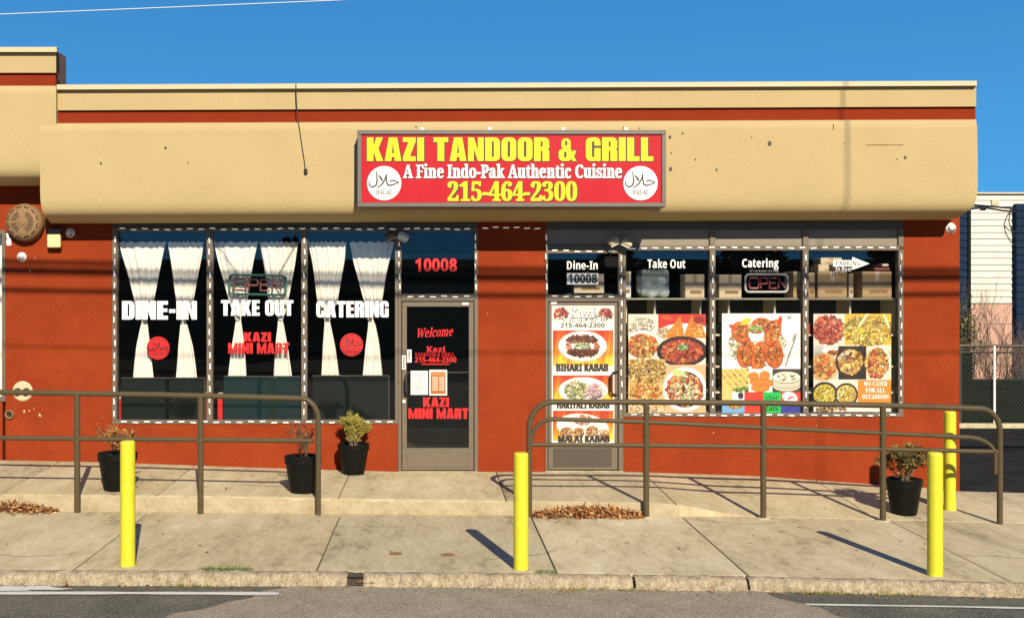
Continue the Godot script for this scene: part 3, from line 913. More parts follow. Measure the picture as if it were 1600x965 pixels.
func build_sign() -> void:
	var z := .80
	var t := thing("shop_sign", "long red box sign with yellow restaurant name and two white seals on fascia", "sign", P(799, 263, .6))
	var a := P(558, 323, z)
	var b := P(1041, 203, z)
	put(t, "box", Mb.new().span(Vector3(a.x, a.y, .50), Vector3(b.x, b.y, z - .03), .008), M.sign_steel)
	var fw := .052
	var fr := Mb.new()
	fr.span(Vector3(a.x, b.y - fw, z - .03), Vector3(b.x, b.y, z), .006)
	fr.span(Vector3(a.x, a.y, z - .03), Vector3(b.x, a.y + fw, z), .006)
	fr.span(Vector3(a.x, a.y + fw, z - .03), Vector3(a.x + fw, b.y - fw, z), .006)
	fr.span(Vector3(b.x - fw, a.y + fw, z - .03), Vector3(b.x, b.y - fw, z), .006)
	put(t, "frame", fr, M.sign_steel)
	put(t, "face", Mb.new().span(Vector3(a.x + fw - .004, a.y + fw - .004, z - .05), Vector3(b.x - fw + .004, b.y - fw + .004, z - .022)), M.sign_red)
	var zf := z - .014
	block(t, "KAZI TANDOOR & GRILL", 573, 214.5, 1021, 251.5, zf, M.sign_yellow, M.ink, .6)
	fat(t, "A Fine Indo-Pak Authentic Cuisine", true, 1.15, 630.8, 256.6, 973.2, 279.4, zf - .003, M.ink, .9)
	fat(t, "A Fine Indo-Pak Authentic Cuisine", true, 1.1, 629.5, 255.5, 972, 278.5, zf, M.vinyl_white, .9)
	fat(t, "215-464-2300", true, 1.15, 701, 284, 904, 315, zf - .003, M.ink, 1.6)
	fat(t, "215-464-2300", true, 1.1, 699, 283, 902, 314, zf, M.sign_yellow, 1.6)
	for u in [600, 1001]: emblem(t, u, 286, 26.8, zf, M.vinyl_white, M.ink, false)
	for u in [660, 765, 880, 978]:
		put(t, "clip", Mb.new().span(P(u - 3, 203, z - .02), P(u + 3, 199.5, z - .06), .003), M.white)

# ------------------------------------------------------------------ shopfront
func bar(mb: Mb, u0: float, v0: float, u1: float, v1: float, z0 := -.09, z1 := .012) -> void:
	var a := P(u0, v1)
	var b := P(u1, v0)
	mb.span(Vector3(a.x, a.y, z0), Vector3(b.x, b.y, z1), .004)
func pane(parent: Node, u0: float, v0: float, u1: float, v1: float, m: Material) -> MeshInstance3D:
	var a := P(u0, v1)
	var b := P(u1, v0)
	return put(parent, "pane", Mb.new().span(Vector3(a.x, a.y, -.046), Vector3(b.x, b.y, -.040)), m)
func build_windows() -> void:
	var t: Node3D = M.shop
	var GZ := -.038
	# three curtained windows in one frame
	var f := Mb.new()
	bar(f, 175, 355.5, 622, 361)
	bar(f, 175, 656, 622, 662)
	bar(f, 175, 361, 182, 656); bar(f, 617, 361, 622, 656)
	var w := put(t, "window", f, M.frame)
	for u in [327, 475]:
		var mu := Mb.new()
		bar(mu, u - 4.5, 361, u + 4.5, 656)
		put(w, "mullion", mu, M.frame)
	for r in [[182, 322.5], [331.5, 470.5], [479.5, 617]]: pane(w, r[0], 361, r[1], 656, M.glass)
	block(w, "DINE-IN", 190, 470, 307, 499, GZ, M.vinyl_white)
	block(w, "TAKE OUT", 345, 468.5, 458, 493, GZ, M.vinyl_white)
	block(w, "CATERING", 494, 470, 607, 495.5, GZ, M.vinyl_white)
	block(w, "KAZI", 381, 519, 423, 533.5, GZ, M.vinyl_red)
	block(w, "MINI MART", 356, 535.5, 452, 552.5, GZ, M.vinyl_red)
	emblem(w, 246.5, 543.5, 18, GZ, M.vinyl_red, M.ink, true)
	emblem(w, 549, 538.5, 18, GZ, M.vinyl_red, M.ink, true)
	# glass door under a transom
	var df := Mb.new()
	bar(df, 622, 355.5, 747, 361); bar(df, 627, 459, 741, 470)
	bar(df, 622, 361, 627, 736); bar(df, 741, 361, 747, 736)
	var fr := put(t, "door_frame", df, M.frame)
	pane(fr, 627, 361, 741, 459, M.glass_dark)
	text(fr, "10008", false, 1.4, 648.5, 403.5, 714, 424, GZ, M.vinyl_red)
	var dm := Mb.new()
	bar(dm, 628, 471, 740, 479, -.07, -.012)
	bar(dm, 628, 700, 740, 734.5, -.07, -.012)
	bar(dm, 628, 479, 635.5, 700, -.07, -.012); bar(dm, 732.5, 479, 740, 700, -.07, -.012)
	var door := put(t, "door", dm, M.frame)
	pane(door, 635.5, 479, 732.5, 700, M.glass_dark)
	var bp := Mb.new()
	bar(bp, 636, 706, 732, 730, -.013, -.006)
	put(door, "bottom_panel", bp, M.frame)
	var cr := Mb.new()
	bar(cr, 636, 581, 732, 583, -.07, -.05)
	put(door, "push_bar", cr, M.steel)
	var wl := text(door, "Welcome", true, 1.0, 651, 511, 708, 526, GZ, M.vinyl_red)
	wl.transform.basis = Basis(Vector3(0, 0, 1), .05) * Basis(wl.transform.basis.x, wl.transform.basis.y + Vector3(wl.transform.basis.y.y * .28, 0, 0), wl.transform.basis.z)
	text(door, "Kazi", true, 1.3, 666, 540.5, 696, 550, GZ, M.vinyl_red)
	text(door, "TANDOOR & GRILL", true, 1.0, 648, 551, 710, 556.5, GZ, M.vinyl_red)
	text(door, "215-464-2300", false, 1.2, 648, 557.5, 713, 566, GZ, M.vinyl_red)
	put(door, "lettering_line", Mb.new().span(P(659, 569.5, GZ), P(702, 567.8, GZ + .001)), M.vinyl_red)
	block(door, "KAZI", 661, 620.5, 701.5, 635.5, GZ, M.vinyl_red)
	block(door, "MINI MART", 638, 637.5, 732, 654, GZ, M.vinyl_red)
	put(door, "handle", Mb.new().tube([P(636.5, 617, -.01), P(634.5, 616, .05), P(633.5, 610, .065), P(633.5, 592, .065), P(634.5, 586, .05), P(636.5, 585, -.01)], .014, 10), M.black)
	put(door, "lock", Mb.new().lathe([Vector2(.0, .008), Vector2(.02, .008), Vector2(.024, 0)], 14, P(631, 627, -.011), Basis(Vector3.RIGHT, PI / 2)), M.white)
	put(door, "closer_plate", Mb.new().span(P(722, 476, -.012), P(732, 472.5, -.004)), M.white)
	put(door, "sticker", Mb.new().span(P(635.8, 566, GZ), P(643, 546, GZ + .001)), M.vinyl_white)
	put(door, "sticker", Mb.new().span(P(628, 577, -.0115), P(633.5, 555, -.0105)), M.vinyl_white)
	var mk := Mb.new()
	var mk2 := Mb.new()
	for k in 5:
		mk.span(P(637.5, 550 + k * 3.0, GZ + .001), P(641, 548.6 + k * 3.0, GZ + .002))
		mk2.span(P(629.2, 560 + k * 3.4, -.0105), P(632.4, 558 + k * 3.4, -.0095))
	put(door, "sticker_print", mk, M.ink)
	put(door, "sticker_print", mk2, M.ink)
	# right-hand door behind its poster
	df = Mb.new()
	bar(df, 852, 390, 974, 395.5); bar(df, 856, 460, 966.5, 471)
	bar(df, 852, 395.5, 856, 736); bar(df, 966.5, 395.5, 974, 736)
	fr = put(t, "door_frame", df, M.frame)
	pane(fr, 856, 395.5, 966.5, 460, M.glass)
	text(fr, "Dine-In", false, 1.0, 886, 407, 934, 421, GZ, M.vinyl_white)
	put(fr, "number_plate", Mb.new().span(P(886, 444, GZ), P(935, 426.5, GZ + .001)), M.vinyl_white)
	text(fr, "10008", false, 1.3, 888, 428, 933, 442.5, GZ + .003, M.ink)
	dm = Mb.new()
	bar(dm, 857, 472, 965.5, 478, -.07, -.012)
	bar(dm, 857, 692, 965.5, 734, -.07, -.012)
	bar(dm, 857, 478, 863, 692, -.07, -.012); bar(dm, 958, 478, 965.5, 692, -.07, -.012)
	door = put(t, "door", dm, M.frame)
	pane(door, 863, 478, 958, 692, M.glass_dark)
	bp = Mb.new()
	bar(bp, 865, 700, 956, 729, -.013, -.006)
	put(door, "bottom_panel", bp, M.bronze)
	put(door, "handle", Mb.new().tube([P(963, 617, -.01), P(958, 616, .05), P(955, 611, .065), P(955, 588, .065), P(958, 582, .05), P(964, 581, -.01)], .014, 10), M.black)
	put(door, "closer_plate", Mb.new().span(P(861, 475, -.012), P(870, 471.5, -.004)), M.white)
	# three right-hand windows with a row of opaque panels above
	f = Mb.new()
	bar(f, 974, 384, 1412, 391); bar(f, 974, 645, 1412, 651)
	bar(f, 974, 391, 978, 645); bar(f, 1404, 357, 1412, 645)
	bar(f, 852, 384, 974, 390)
	w = put(t, "window", f, M.frame)
	for u in [1113.5, 1259]:
		var mu := Mb.new()
		bar(mu, u - 4.5, 391, u + 4.5, 645)
		bar(mu, u - 4.5, 357, u + 4.5, 384)
		put(w, "mullion", mu, M.frame)
	for r in [[978, 1109], [1118, 1254.5], [1263.5, 1404]]:
		pane(w, r[0], 391, r[1], 645, M.glass)
		var fp := Mb.new()
		bar(fp, r[0] - (0 if r[0] > 1000 else 4), 358, r[1], 384, -.05, -.02)
		put(w, "spandrel_panel", fp, M.frost)
	var fq := Mb.new()
	bar(fq, 852, 358, 974, 384, -.05, -.02)
	put(w, "spandrel_panel", fq, M.frost)
	text(w, "Take Out", false, 1.0, 1012, 404.5, 1071, 419, GZ, M.vinyl_white)
	text(w, "Catering", false, 1.1, 1160, 403.5, 1217, 422, GZ, M.vinyl_white)
	text(w, "Catering", false, 0.0, 1172, 421.5, 1217, 425.5, GZ, M.shelf)
	var ar := []
	for e in [[1304, 416], [1334, 416], [1334, 421.5], [1361, 411.5], [1334, 401], [1334, 406], [1304, 406]]: ar.append_array([P(e[0], e[1]).x, P(e[0], e[1]).y])
	put(w, "arrow", Mb.new().flat(pg(ar), GZ), M.vinyl_white)
	text(w, "PARKING", false, 0.0, 1307, 407.5, 1345, 414.5, GZ + .003, M.ink)
	text(w, "In Rear", false, 1.2, 1306, 417, 1332, 424, GZ, M.vinyl_white)
	# strings of white light modules along the frames
	var lm := Mb.new().box(Vector3.ZERO, Vector3(.074, .0145, .010), Basis(), .003).mesh()
	var runs := {
		"white light modules strung round the three curtained windows": [[182, 357.5, 622, 357.5], [178.5, 364, 178.5, 654], [327, 366, 327, 652], [475, 366, 475, 652], [184, 659, 618, 659]],
		"white light modules strung round the glass door and its transom": [[628, 357, 738, 357.5], [624, 372, 624, 456], [743.5, 362, 743.5, 456], [632, 463, 738, 463.5], [750, 355.5, 848, 356]],
		"white light modules strung round the door with the kabab poster": [[853.5, 362, 853.5, 456], [858, 463, 964, 463.5], [858, 392, 964, 392.5]],
		"white light modules strung round the windows with food posters": [[971, 394, 971, 645], [980, 387.5, 1404, 386.5], [1113.5, 394, 1113.5, 642], [1259, 394, 1259, 642], [1408, 392, 1408, 642], [982, 648, 1404, 648.5]]}
	var r2 := RandomNumberGenerator.new()
	r2.seed = 12
	for label in runs:
		var q: Array = runs[label]
		var c := thing("light_string", label, "string lights", P(q[0][0], q[0][1], .02), "light strings on the shopfront frames")
		var wire := Mb.new()
		for s in q:
			var a := P(s[0], s[1], .016)
			var b := P(s[2], s[3], .016)
			if s[0] == 750: a.z = .005; b.z = .005
			var len := a.distance_to(b)
			var cnt := int(len / .15)
			var pts := []
			for i in cnt + 1:
				var p := a.lerp(b, (i + .5) / (cnt + 1.0))
				p += Vector3(r2.randf_range(-.008, .008), r2.randf_range(-.008, .008), 0) if absf(a.x - b.x) < .05 else Vector3(0, r2.randf_range(-.009, .009), 0)
				var d := (b - a).normalized()
				pts.append(p)
				part(c, "light_module", lm, M.led, p - c.position + Vector3(0, 0, .006), Basis(Vector3.BACK, atan2(d.y, d.x) + r2.randf_range(-.09, .09)))
			wire.tube(pts, .004, 5)
		put(c, "wire", wire, M.frame)

# ------------------------------------------------------------------ posters
func poster(called: String, label: String, u0: float, v0: float, u1: float, v1: float, z: float, im: Image, group := "") -> Node3D:
	var a := P(u0, v1, z)
	var b := P(u1, v0, z)
	var t := thing(called, label, "poster", Vector3((a.x + b.x) / 2, a.y, z), group)
	var mb := Mb.new()
	mb.quad(Vector3(a.x, b.y, z + .0015), Vector3(b.x, b.y, z + .0015), Vector3(b.x, a.y, z + .0015), Vector3(a.x, a.y, z + .0015), Vector3.BACK, true)
	put(t, "print", mb, art(im), true)
	put(t, "sheet", Mb.new().span(Vector3(a.x, a.y, z), Vector3(b.x, b.y, z + .001)), M.vinyl_white)
	return t
func build_posters() -> void:
	var OR := [hx("d9641c"), hx("e8862e"), hx("c44a12"), hx("f0a040"), hx("b03a10")]
	var RD := [hx("c8341a"), hx("a82614"), hx("e0542a"), hx("d8402a"), hx("7a1a10")]
	var GD := [hx("e8b040"), hx("f4cc60"), hx("d89a28"), hx("fae08a")]
	var YL := [hx("f0d020"), hx("fae860"), hx("e0b818"), hx("fff2a0")]
	var GN := [hx("6a9a30"), hx("8ab84a"), hx("4a7a22")]
	var BR := [hx("8a5a20"), hx("c89a48"), hx("6a3e14"), hx("e0c070"), hx("a87830")]
	var WH := hx("fbf8f0")
	# samosas, curries and rice
	var im := sheet_of(280, 352, hx("efe4d0"))
	heap(im, 45, 40, 50, 34, 120, 2, 4, [hx("ffffff"), hx("f2ecdc"), hx("d8c8a4"), hx("b8a880")])
	im.fill_rect(Rect2i(108, 0, 172, 80), hx("c8281c"))
	dab(im, 205, 62, 92, 30, 0, WH, .02)
	heap(im, 130, 66, 28, 20, 60, 2, 4, [WH, hx("f0d8a0"), hx("c89a48")])
	wedge(im, Vector2(228, 2), Vector2(196, 86), Vector2(278, 84), [hx("e8962c"), hx("c8701c"), hx("f6c468")])
	wedge(im, Vector2(188, 4), Vector2(128, 84), Vector2(204, 88), [hx("f2ae40"), hx("dc8420"), hx("fad080")])
	wedge(im, Vector2(262, 26), Vector2(234, 80), Vector2(282, 84), [hx("f4b848"), hx("d8841c"), hx("fbdc90")])
	dab(im, 140, 12, 20, 8, .2, hx("e05030"), .1)
	dab(im, 255, 20, 20, 12, 0, hx("8a1810"), .05)
	plate_of(im, 50, 112, 70, 54, WH, hx("d8601c"), 160, 3, 7, OR + GD)
	plate_of(im, 194, 132, 92, 54, hx("2a1410"), hx("8a2010"), 130, 4, 8, RD + OR)
	heap(im, 195, 116, 22, 14, 18, 2, 5, GN + [WH])
	im.fill_rect(Rect2i(0, 160, 134, 86), hx("c8a868"))
	heap(im, 62, 200, 76, 46, 330, 2, 6, BR + GD)
	im.fill_rect(Rect2i(0, 246, 136, 106), hx("eeb878"))
	heap(im, 66, 330, 66, 30, 60, 4, 9, [hx("f2cfa0"), hx("e8b070"), hx("f6e0c0")])
	heap(im, 58, 272, 66, 28, 120, 3, 7, OR + GD + GD)
	im.fill_rect(Rect2i(136, 180, 144, 172), hx("d8b48a"))
	plate_of(im, 204, 268, 80, 80, WH, hx("4a1c10"), 110, 5, 9, RD + OR + GD + [hx("e8e0c0")])
	heap(im, 210, 258, 40, 45, 9, 4, 7, GN, 2.8)
	heap(im, 204, 270, 60, 60, 40, 3, 6, [hx("f2d8a8"), hx("e8a850"), hx("f8ecd0")], 2.6)
	dab(im, 180, 208, 24, 12, .1, hx("c8d890"), .05)
	poster("food_poster", "window poster of samosas, red curry pan and rice under lettering Take Out", 982, 490.5, 1103, 645, -.0365, im, "food posters on the shop windows")
	# tandoori chicken plate
	im = sheet_of(280, 352, hx("fcfaf6"))
	dab(im, 132, 112, 118, 96, 0, hx("e9e5dd"), .01)
	dab(im, 130, 108, 112, 92, 0, hx("ffffff"), .01)
	heap(im, 125, 112, 104, 78, 330, 2, 4, [hx("f2e6c0"), hx("e0cc88"), hx("b8c070"), hx("c8a868"), hx("a88848")], 2.2)
	for s in [[86, 140, 30, 48, .2], [130, 152, 24, 54, .15], [184, 140, 32, 50, -.15], [182, 66, 24, 48, .35], [68, 64, 32, 38, -.6], [140, 38, 34, 24, 0]]:
		dab(im, s[0], s[1] + 2, s[2] + 2, s[3] + 2, s[4], hx("8a2a0c"), .1)
		dab(im, s[0], s[1], s[2], s[3], s[4], hx("d8681c"), .14)
		heap(im, s[0], s[1], s[2] * .85, s[3] * .85, 40, 2, 6, [hx("d8701c"), hx("e8943a"), hx("c05012"), hx("f2b458"), hx("a83c0c"), hx("e07a24")])
	dab(im, 206, 26, 8, 18, .2, hx("c84a18")); dab(im, 38, 48, 16, 7, .5, hx("c84a18")); dab(im, 84, 28, 20, 11, -.4, hx("f4c83a"))
	dab(im, 122, 72, 28, 26, 0, hx("ffffff"), .01); dab(im, 122, 58, 26, 14, 0, hx("b84818"), .1); heap(im, 122, 52, 24, 13, 40, 1.5, 2.4, [hx("c8e070"), hx("8ab83a"), hx("eef0b0")], 4.0)
	for k in 60: dab(im, 226 + k * .62, 186 - k * 1.75, 3.0 if k < 38 else 6.0, 2.0, -1.2, hx("6a645c"), .1)
	for k in 3: dab(im, 254 + k * 4, 84, 1.2, 18, .3, hx("5a5650"), .1)
	dab(im, 240, 12, 7, 7, 0, hx("4a4642")); dab(im, 240, 11, 4, 4, 0, hx("fcfaf6")); im.fill_rect(Rect2i(2, 4, 90, 2), hx("b8b4ac"))
	im.fill_rect(Rect2i(0, 196, 95, 82), hx("d8c878"))
	for k in 6:
		for j in 40: dab(im, -10 + k * 20 + j * 1.4, 206 + j * 1.6 - k * 2, 6, 4, .8, (GD + BR)[(j + k) % 5 if rng.randf() < .6 else rng.randi() % 9], .08)
	heap(im, 70, 268, 34, 10, 20, 3, 5, GN)
	im.fill_rect(Rect2i(95, 196, 85, 82), WH)
	for s in [[136, 262, 32, 14], [128, 240, 30, 14], [112, 220, 18, 14], [152, 218, 18, 16], [168, 244, 14, 12]]:
		dab(im, s[0], s[1] + 1, s[2] + 1, s[3] + 1, 0, hx("9a4a10")); dab(im, s[0], s[1], s[2], s[3], 0, hx("d8842c"), .14)
	im.fill_rect(Rect2i(180, 196, 100, 82), hx("3c3a38"))
	for k in 4: dab(im, 230, 256 - k * 9, 49, 20, 0, hx("8a7a5a") if k % 2 else hx("b8a684"), .05); dab(im, 230, 252 - k * 9, 49, 20, 0, hx("efe8d8"), .03)
	heap(im, 230, 224, 40, 14, 12, 2, 4, [hx("d0c4a4"), hx("a89468")])
	im.fill_rect(Rect2i(0, 278, 80, 74), hx("e9c878")); im.fill_rect(Rect2i(36, 278, 44, 34), hx("d8e4ee")); im.fill_rect(Rect2i(0, 318, 80, 34), hx("74aede"))
	heap(im, 42, 322, 26, 12, 20, 4, 8, OR + GD); dab(im, 66, 290, 10, 12, 0, hx("30343c"))
	im.fill_rect(Rect2i(80, 278, 68, 74), hx("e83a26")); im.fill_rect(Rect2i(148, 278, 62, 74), hx("06c050")); im.fill_rect(Rect2i(210, 278, 70, 40), hx("f0442c")); im.fill_rect(Rect2i(210, 318, 70, 34), hx("2f3a9c"))
	dab(im, 242, 296, 28, 19, .3, hx("fbf6f2"), .01); dab(im, 246, 298, 12, 5, -.3, hx("e03018")); dab(im, 248, 300, 8, 2.2, -.3, hx("fbf6f2"))
	var pt := poster("food_poster", "window poster of tandoori chicken plate and fork under lettering Catering", 1128.5, 489.5, 1251, 645, -.0365, im, "food posters on the shop windows")
	text(pt, "Uber", false, 0.0, 1196, 617.5, 1216, 624.5, -.0345, M.ink)
	text(pt, "Eats", false, 1.0, 1196, 634, 1216, 641.5, -.0345, M.ink)
	# catering trays
	im = sheet_of(280, 352, hx("e9dfce"))
	heap(im, 55, 56, 58, 54, 210, 4, 9, RD + [hx("d87048"), hx("8a3020"), hx("e89878")], 1.2)
	im.fill_rect(Rect2i(112, 0, 168, 112), hx("e8b83a"))
	heap(im, 196, 58, 96, 58, 330, 2, 6, YL + GD + [hx("a06a1c"), hx("7a8a2a")])
	dab(im, 180, 20, 4, 40, .6, hx("fbf0c0")); dab(im, 262, 24, 4, 30, -.4, hx("fbf0c0")); heap(im, 170, 76, 26, 20, 60, 2, 4, YL)
	im.fill_rect(Rect2i(0, 116, 90, 120), hx("c8ccc4")); dab(im, 70, 140, 40, 16, .3, WH, .01); heap(im, 72, 138, 24, 9, 22, 3, 5, OR)
	plate_of(im, 36, 190, 54, 50, hx("e8b878"), hx("e8a040"), 70, 5, 9, GD + OR + [hx("f6dca0")])
	im.fill_rect(Rect2i(90, 116, 100, 120), hx("1c1614"))
	plate_of(im, 132, 172, 54, 56, hx("3a2418"), hx("e0a850"), 60, 6, 10, GD + [hx("f8dcb0"), hx("a85a1c"), hx("6a2c10")])
	im.fill_rect(Rect2i(190, 116, 90, 120), hx("ecd8b4")); dab(im, 232, 176, 46, 62, 0, WH, .01)
	heap(im, 228, 178, 42, 56, 170, 3, 7, OR + GD); heap(im, 214, 222, 18, 8, 12, 3, 5, RD)
	plate_of(im, 40, 290, 48, 46, hx("2c2620"), hx("e8cc20"), 200, 2, 4.5, YL)
	plate_of(im, 118, 290, 42, 42, hx("3a2c24"), hx("ecd870"), 150, 2, 4.5, YL + GD + [hx("fff6d0")])
	im.fill_rect(Rect2i(160, 238, 120, 86), hx("d98a2c")); im.fill_rect(Rect2i(0, 334, 280, 18), hx("e9e2da")); heap(im, 60, 342, 60, 8, 30, 3, 5, BR)
	pt = poster("food_poster", "window poster of rice and curry trays with orange catering notice", 1271.5, 490, 1393, 643, -.0365, im, "food posters on the shop windows")
	text(pt, "WE CATER", true, 1.0, 1350, 596, 1387, 602.5, -.0345, M.vinyl_white)
	text(pt, "FOR ALL", true, 1.0, 1353, 606, 1384, 612.5, -.0345, M.vinyl_white)
	text(pt, "OCCASIONS", true, 1.0, 1348, 616, 1389, 622.5, -.0345, M.vinyl_white)
	# kabab poster on the door
	im = sheet_of(220, 482, hx("fbfaf6"))
	im.fill_rect(Rect2i(2, 2, 216, 58), hx("e8ded0"))
	for sx in [32, 188]: plate_of(im, sx, 28, 30, 26, WH, hx("a83a24"), 50, 3, 6, RD + [hx("e8c8b0")])
	heap(im, 110, 44, 100, 12, 60, 2, 4, [hx("c9b8a0"), hx("8a5a44"), hx("f2e9dc")])
	for k in [[86, 126], [244, 98], [368, 106]]:
		for y in k[1]:
			var f: float = float(y) / k[1]
			for x in range(4, 216):
				var q: float = f + .18 * sin(x * .11 + k[0]) + .1 * sin(x * .31 + y * .05)
				im.set_pixel(x, k[0] + y, hx("c23a10").lerp(hx("ee7a1c"), clamp(q * 2.0, 0, 1)).lerp(hx("fbd43a"), clamp(q * 2.0 - 1.0, 0, 1)))
	dab(im, 108, 142, 86, 54, 0, hx("cfc9be"), .02); dab(im, 108, 140, 84, 52, 0, hx("f6f4ee"), .02)
	heap(im, 108, 118, 56, 17, 110, 3, 5, [hx("7a3418"), hx("5a2410"), hx("9a4a24")]); heap(im, 108, 162, 56, 17, 110, 3, 5, [hx("7a3418"), hx("5a2410"), hx("9a4a24")])
	heap(im, 108, 140, 30, 13, 30, 3, 5, [hx("c8d89a"), hx("8aa860"), hx("f0f0d8")]); heap(im, 60, 140, 10, 16, 14, 3, 5, [hx("c85a3a"), hx("e08a68")]); heap(im, 156, 140, 10, 16, 14, 3, 5, [hx("c85a3a"), hx("e08a68")])
	dab(im, 110, 296, 86, 46, 0, hx("f6f4ee"), .02); heap(im, 88, 296, 44, 32, 130, 3, 6, [hx("d8d49a"), hx("aab060"), hx("efe8c8"), hx("7a8a3a")]); heap(im, 150, 300, 34, 28, 70, 3, 6, [hx("e8c0b8"), hx("c890a0"), hx("f2e2dc")])
	dab(im, 108, 424, 92, 46, .1, hx("f3efe8"), .02)
	for s in [[50, 444], [92, 446], [140, 440], [178, 452]]:
		dab(im, s[0], s[1], 22, 18, -.4, hx("b8702c"), .1); heap(im, s[0], s[1], 20, 16, 30, 3, 6, [hx("d89a50"), hx("eac48a"), hx("a85a20"), hx("f4e4c8")])
	heap(im, 108, 400, 30, 18, 26, 3, 6, [hx("e0b090"), hx("c87850"), hx("f4ece0")])
	pt = poster("door_poster", "tall kabab menu poster with three oval plates covering right-hand shop door glass", 862, 477.5, 960, 692, .001, im)
	text(pt, "Kazi", true, 1.3, 890, 481, 931, 497, .004, M.ink)
	text(pt, "Kazi", true, 1.2, 889, 480.5, 930, 496, .006, M.vinyl_white)
	text(pt, "TANDOOR & GRILL", true, 1.0, 868, 497, 955, 502.5, .004, M.vinyl_white)
	text(pt, "215-464-2300", false, 1.1, 876, 504.5, 945, 511.5, .004, M.ink)
	fat(pt, "BIHARI KABAB", false, 1.3, 869, 568, 951, 580, .004, M.ink, 1.3)
	fat(pt, "HARIYALI KABAB", false, 1.2, 870, 627, 953, 638, .004, M.ink, 1.1)
	fat(pt, "MALAI KABAB", false, 1.3, 872, 680, 953, 691, .004, M.ink, 1.3)
	# papers on the glass door
	im = sheet_of(64, 88, hx("f2f2f0"))
	for k in 9:
		if k != 2: im.fill_rect(Rect2i(12, 14 + k * 7, 40 - (k * 7) % 12, 2), hx("9a9a9c"))
	poster("paper_notice", "plain white paper notice taped inside the glass door", 641.5, 579, 668.5, 616.5, -.0365, im)
	im = sheet_of(72, 98, hx("f4f2ee"))
	im.fill_rect(Rect2i(6, 8, 60, 84), hx("b8641c"))
	im.fill_rect(Rect2i(8, 10, 56, 12), hx("d8884a"))
	for k in 7:
		im.fill_rect(Rect2i(12, 27 + k * 8, 22, 5), hx("f6ecd8")); im.fill_rect(Rect2i(39, 27 + k * 8, 22, 5), hx("f6ecd8"))
		im.fill_rect(Rect2i(13, 30 + k * 8, 18, 1), hx("5a3a20")); im.fill_rect(Rect2i(40, 30 + k * 8, 18, 1), hx("5a3a20"))
	poster("paper_menu", "small orange printed menu in white border on the glass door", 670.5, 577.5, 698.5, 617.5, -.0365, im)

# ------------------------------------------------------------------ behind the glass
func curtain(label: String, tl: float, tr: float, tv: float, nl: float, nr: float, tie: float, bl: float, br: float, bv: float, sd: float) -> void:
	var z := -.14
	var rows := []
	var keys := [[tv, tl, tr], [430.0, lerpf(tl, nl, .6), lerpf(tr, nr, .6)], [470.0, nl, nr], [489.0, tie - 8, tie + 8], [498.0, tie - 3.5, tie + 3.5], [508.0, lerpf(tie, bl, .35), lerpf(tie, br, .35)], [540.0, lerpf(tie, bl, .68), lerpf(tie, br, .68)], [bv, bl, br]]
	for i in 57:
		var v: float = lerpf(tv, bv, i / 56.0)
		var k := 0
		while k < keys.size() - 2 and v > keys[k + 1][0]: k += 1
		var f: float = (v - keys[k][0]) / (keys[k + 1][0] - keys[k][0])
		var l: float = lerpf(keys[k][1], keys[k + 1][1], f)
		var r: float = lerpf(keys[k][2], keys[k + 1][2], f)
		var row := []
		for j in 57:
			var s := j / 56.0
			var amp: float = .011 * clamp((r - l) / 26.0, .15, 1.0)
			var ph := sd + s * (34.0 + fmod(sd * 7.3, 22.0)) + 1.4 * sin(s * 7.0 + sd * 2.0) + .4 * sin(v * .05 + s * 5.0)
			var p := P(lerpf(l, r, s) + .5 * sin(ph * 1.3) + 1.3 * sin(v * .03 + sd * 1.7) * clampf((v - 378.0) / 30.0, 0, 1), v + (1.2 * sin(ph) if i == 0 else 0.0), z)
			p.z += amp * sin(ph) + amp * .5 * sin(ph * .37 + 2.0)
			row.append(p)
		rows.append(row)
	var t := thing("curtain", label, "curtain", P(tie, bv, z), "tied white curtains")
	put(t, "cloth", Mb.new().sheet(rows, Vector3.BACK), M.curtain)
	var kn := Mb.new()
	kn.lathe([Vector2(0, -.05), Vector2(.03, -.035), Vector2(.042, 0), Vector2(.03, .035), Vector2(0, .05)], 12, P(tie, 496, z))
	put(t, "knot", kn, M.curtain)
func neon(label: String, u0: float, v0: float, u1: float, v1: float, z: float, rim: Material, tube: Material, tilt: float) -> void:
	var c := P((u0 + u1) / 2, (v0 + v1) / 2, z)
	var t := thing("open_sign", label, "neon sign", c, "unlit neon signs")
	var k := (STAND - z) / LENS
	var hw := (u1 - u0) * .5 * k
	var hh := (v1 - v0) * .5 * k
	var pts := []
	var ro := rr(-hw, -hh, hw, hh, [.05, .05, .05, .05])
	for e in ro: pts.append(Vector3(e.x, e.y, 0))
	pts.append(pts[0])
	part(t, "border_tube", Mb.new().tube(pts, .016, 8, false).mesh(), rim)
	var g := {"O": [[.1, 0, .9, 0, 1, .2, 1, .8, .9, 1, .1, 1, 0, .8, 0, .2, .1, 0]], "P": [[0, 0, 0, 1, .85, 1, 1, .85, 1, .6, .85, .45, 0, .45]], "E": [[1, 0, 0, 0, 0, 1, 1, 1], [0, .52, .8, .52]], "N": [[0, 0, 0, 1, 1, 0, 1, 1]]}
	var x := -hw * .84
	for ch in "OPEN":
		var w := hw * (.44 if ch == "O" else .32)
		var mb := Mb.new()
		for s in g[ch]:
			var q := []
			for i in range(0, s.size(), 2): q.append(Vector3(x + s[i] * w, -hh * .58 + s[i + 1] * hh * 1.16, .02))
			mb.tube(q, .014, 7)
		part(t, "letter_tube", mb.mesh(), tube)
		x += w + hw * .1
	part(t, "backing_bar", Mb.new().box(Vector3(0, 0, -.025), Vector3(hw * 1.9, .02, .012)).mesh(), M.black)
	t.rotation.z = tilt
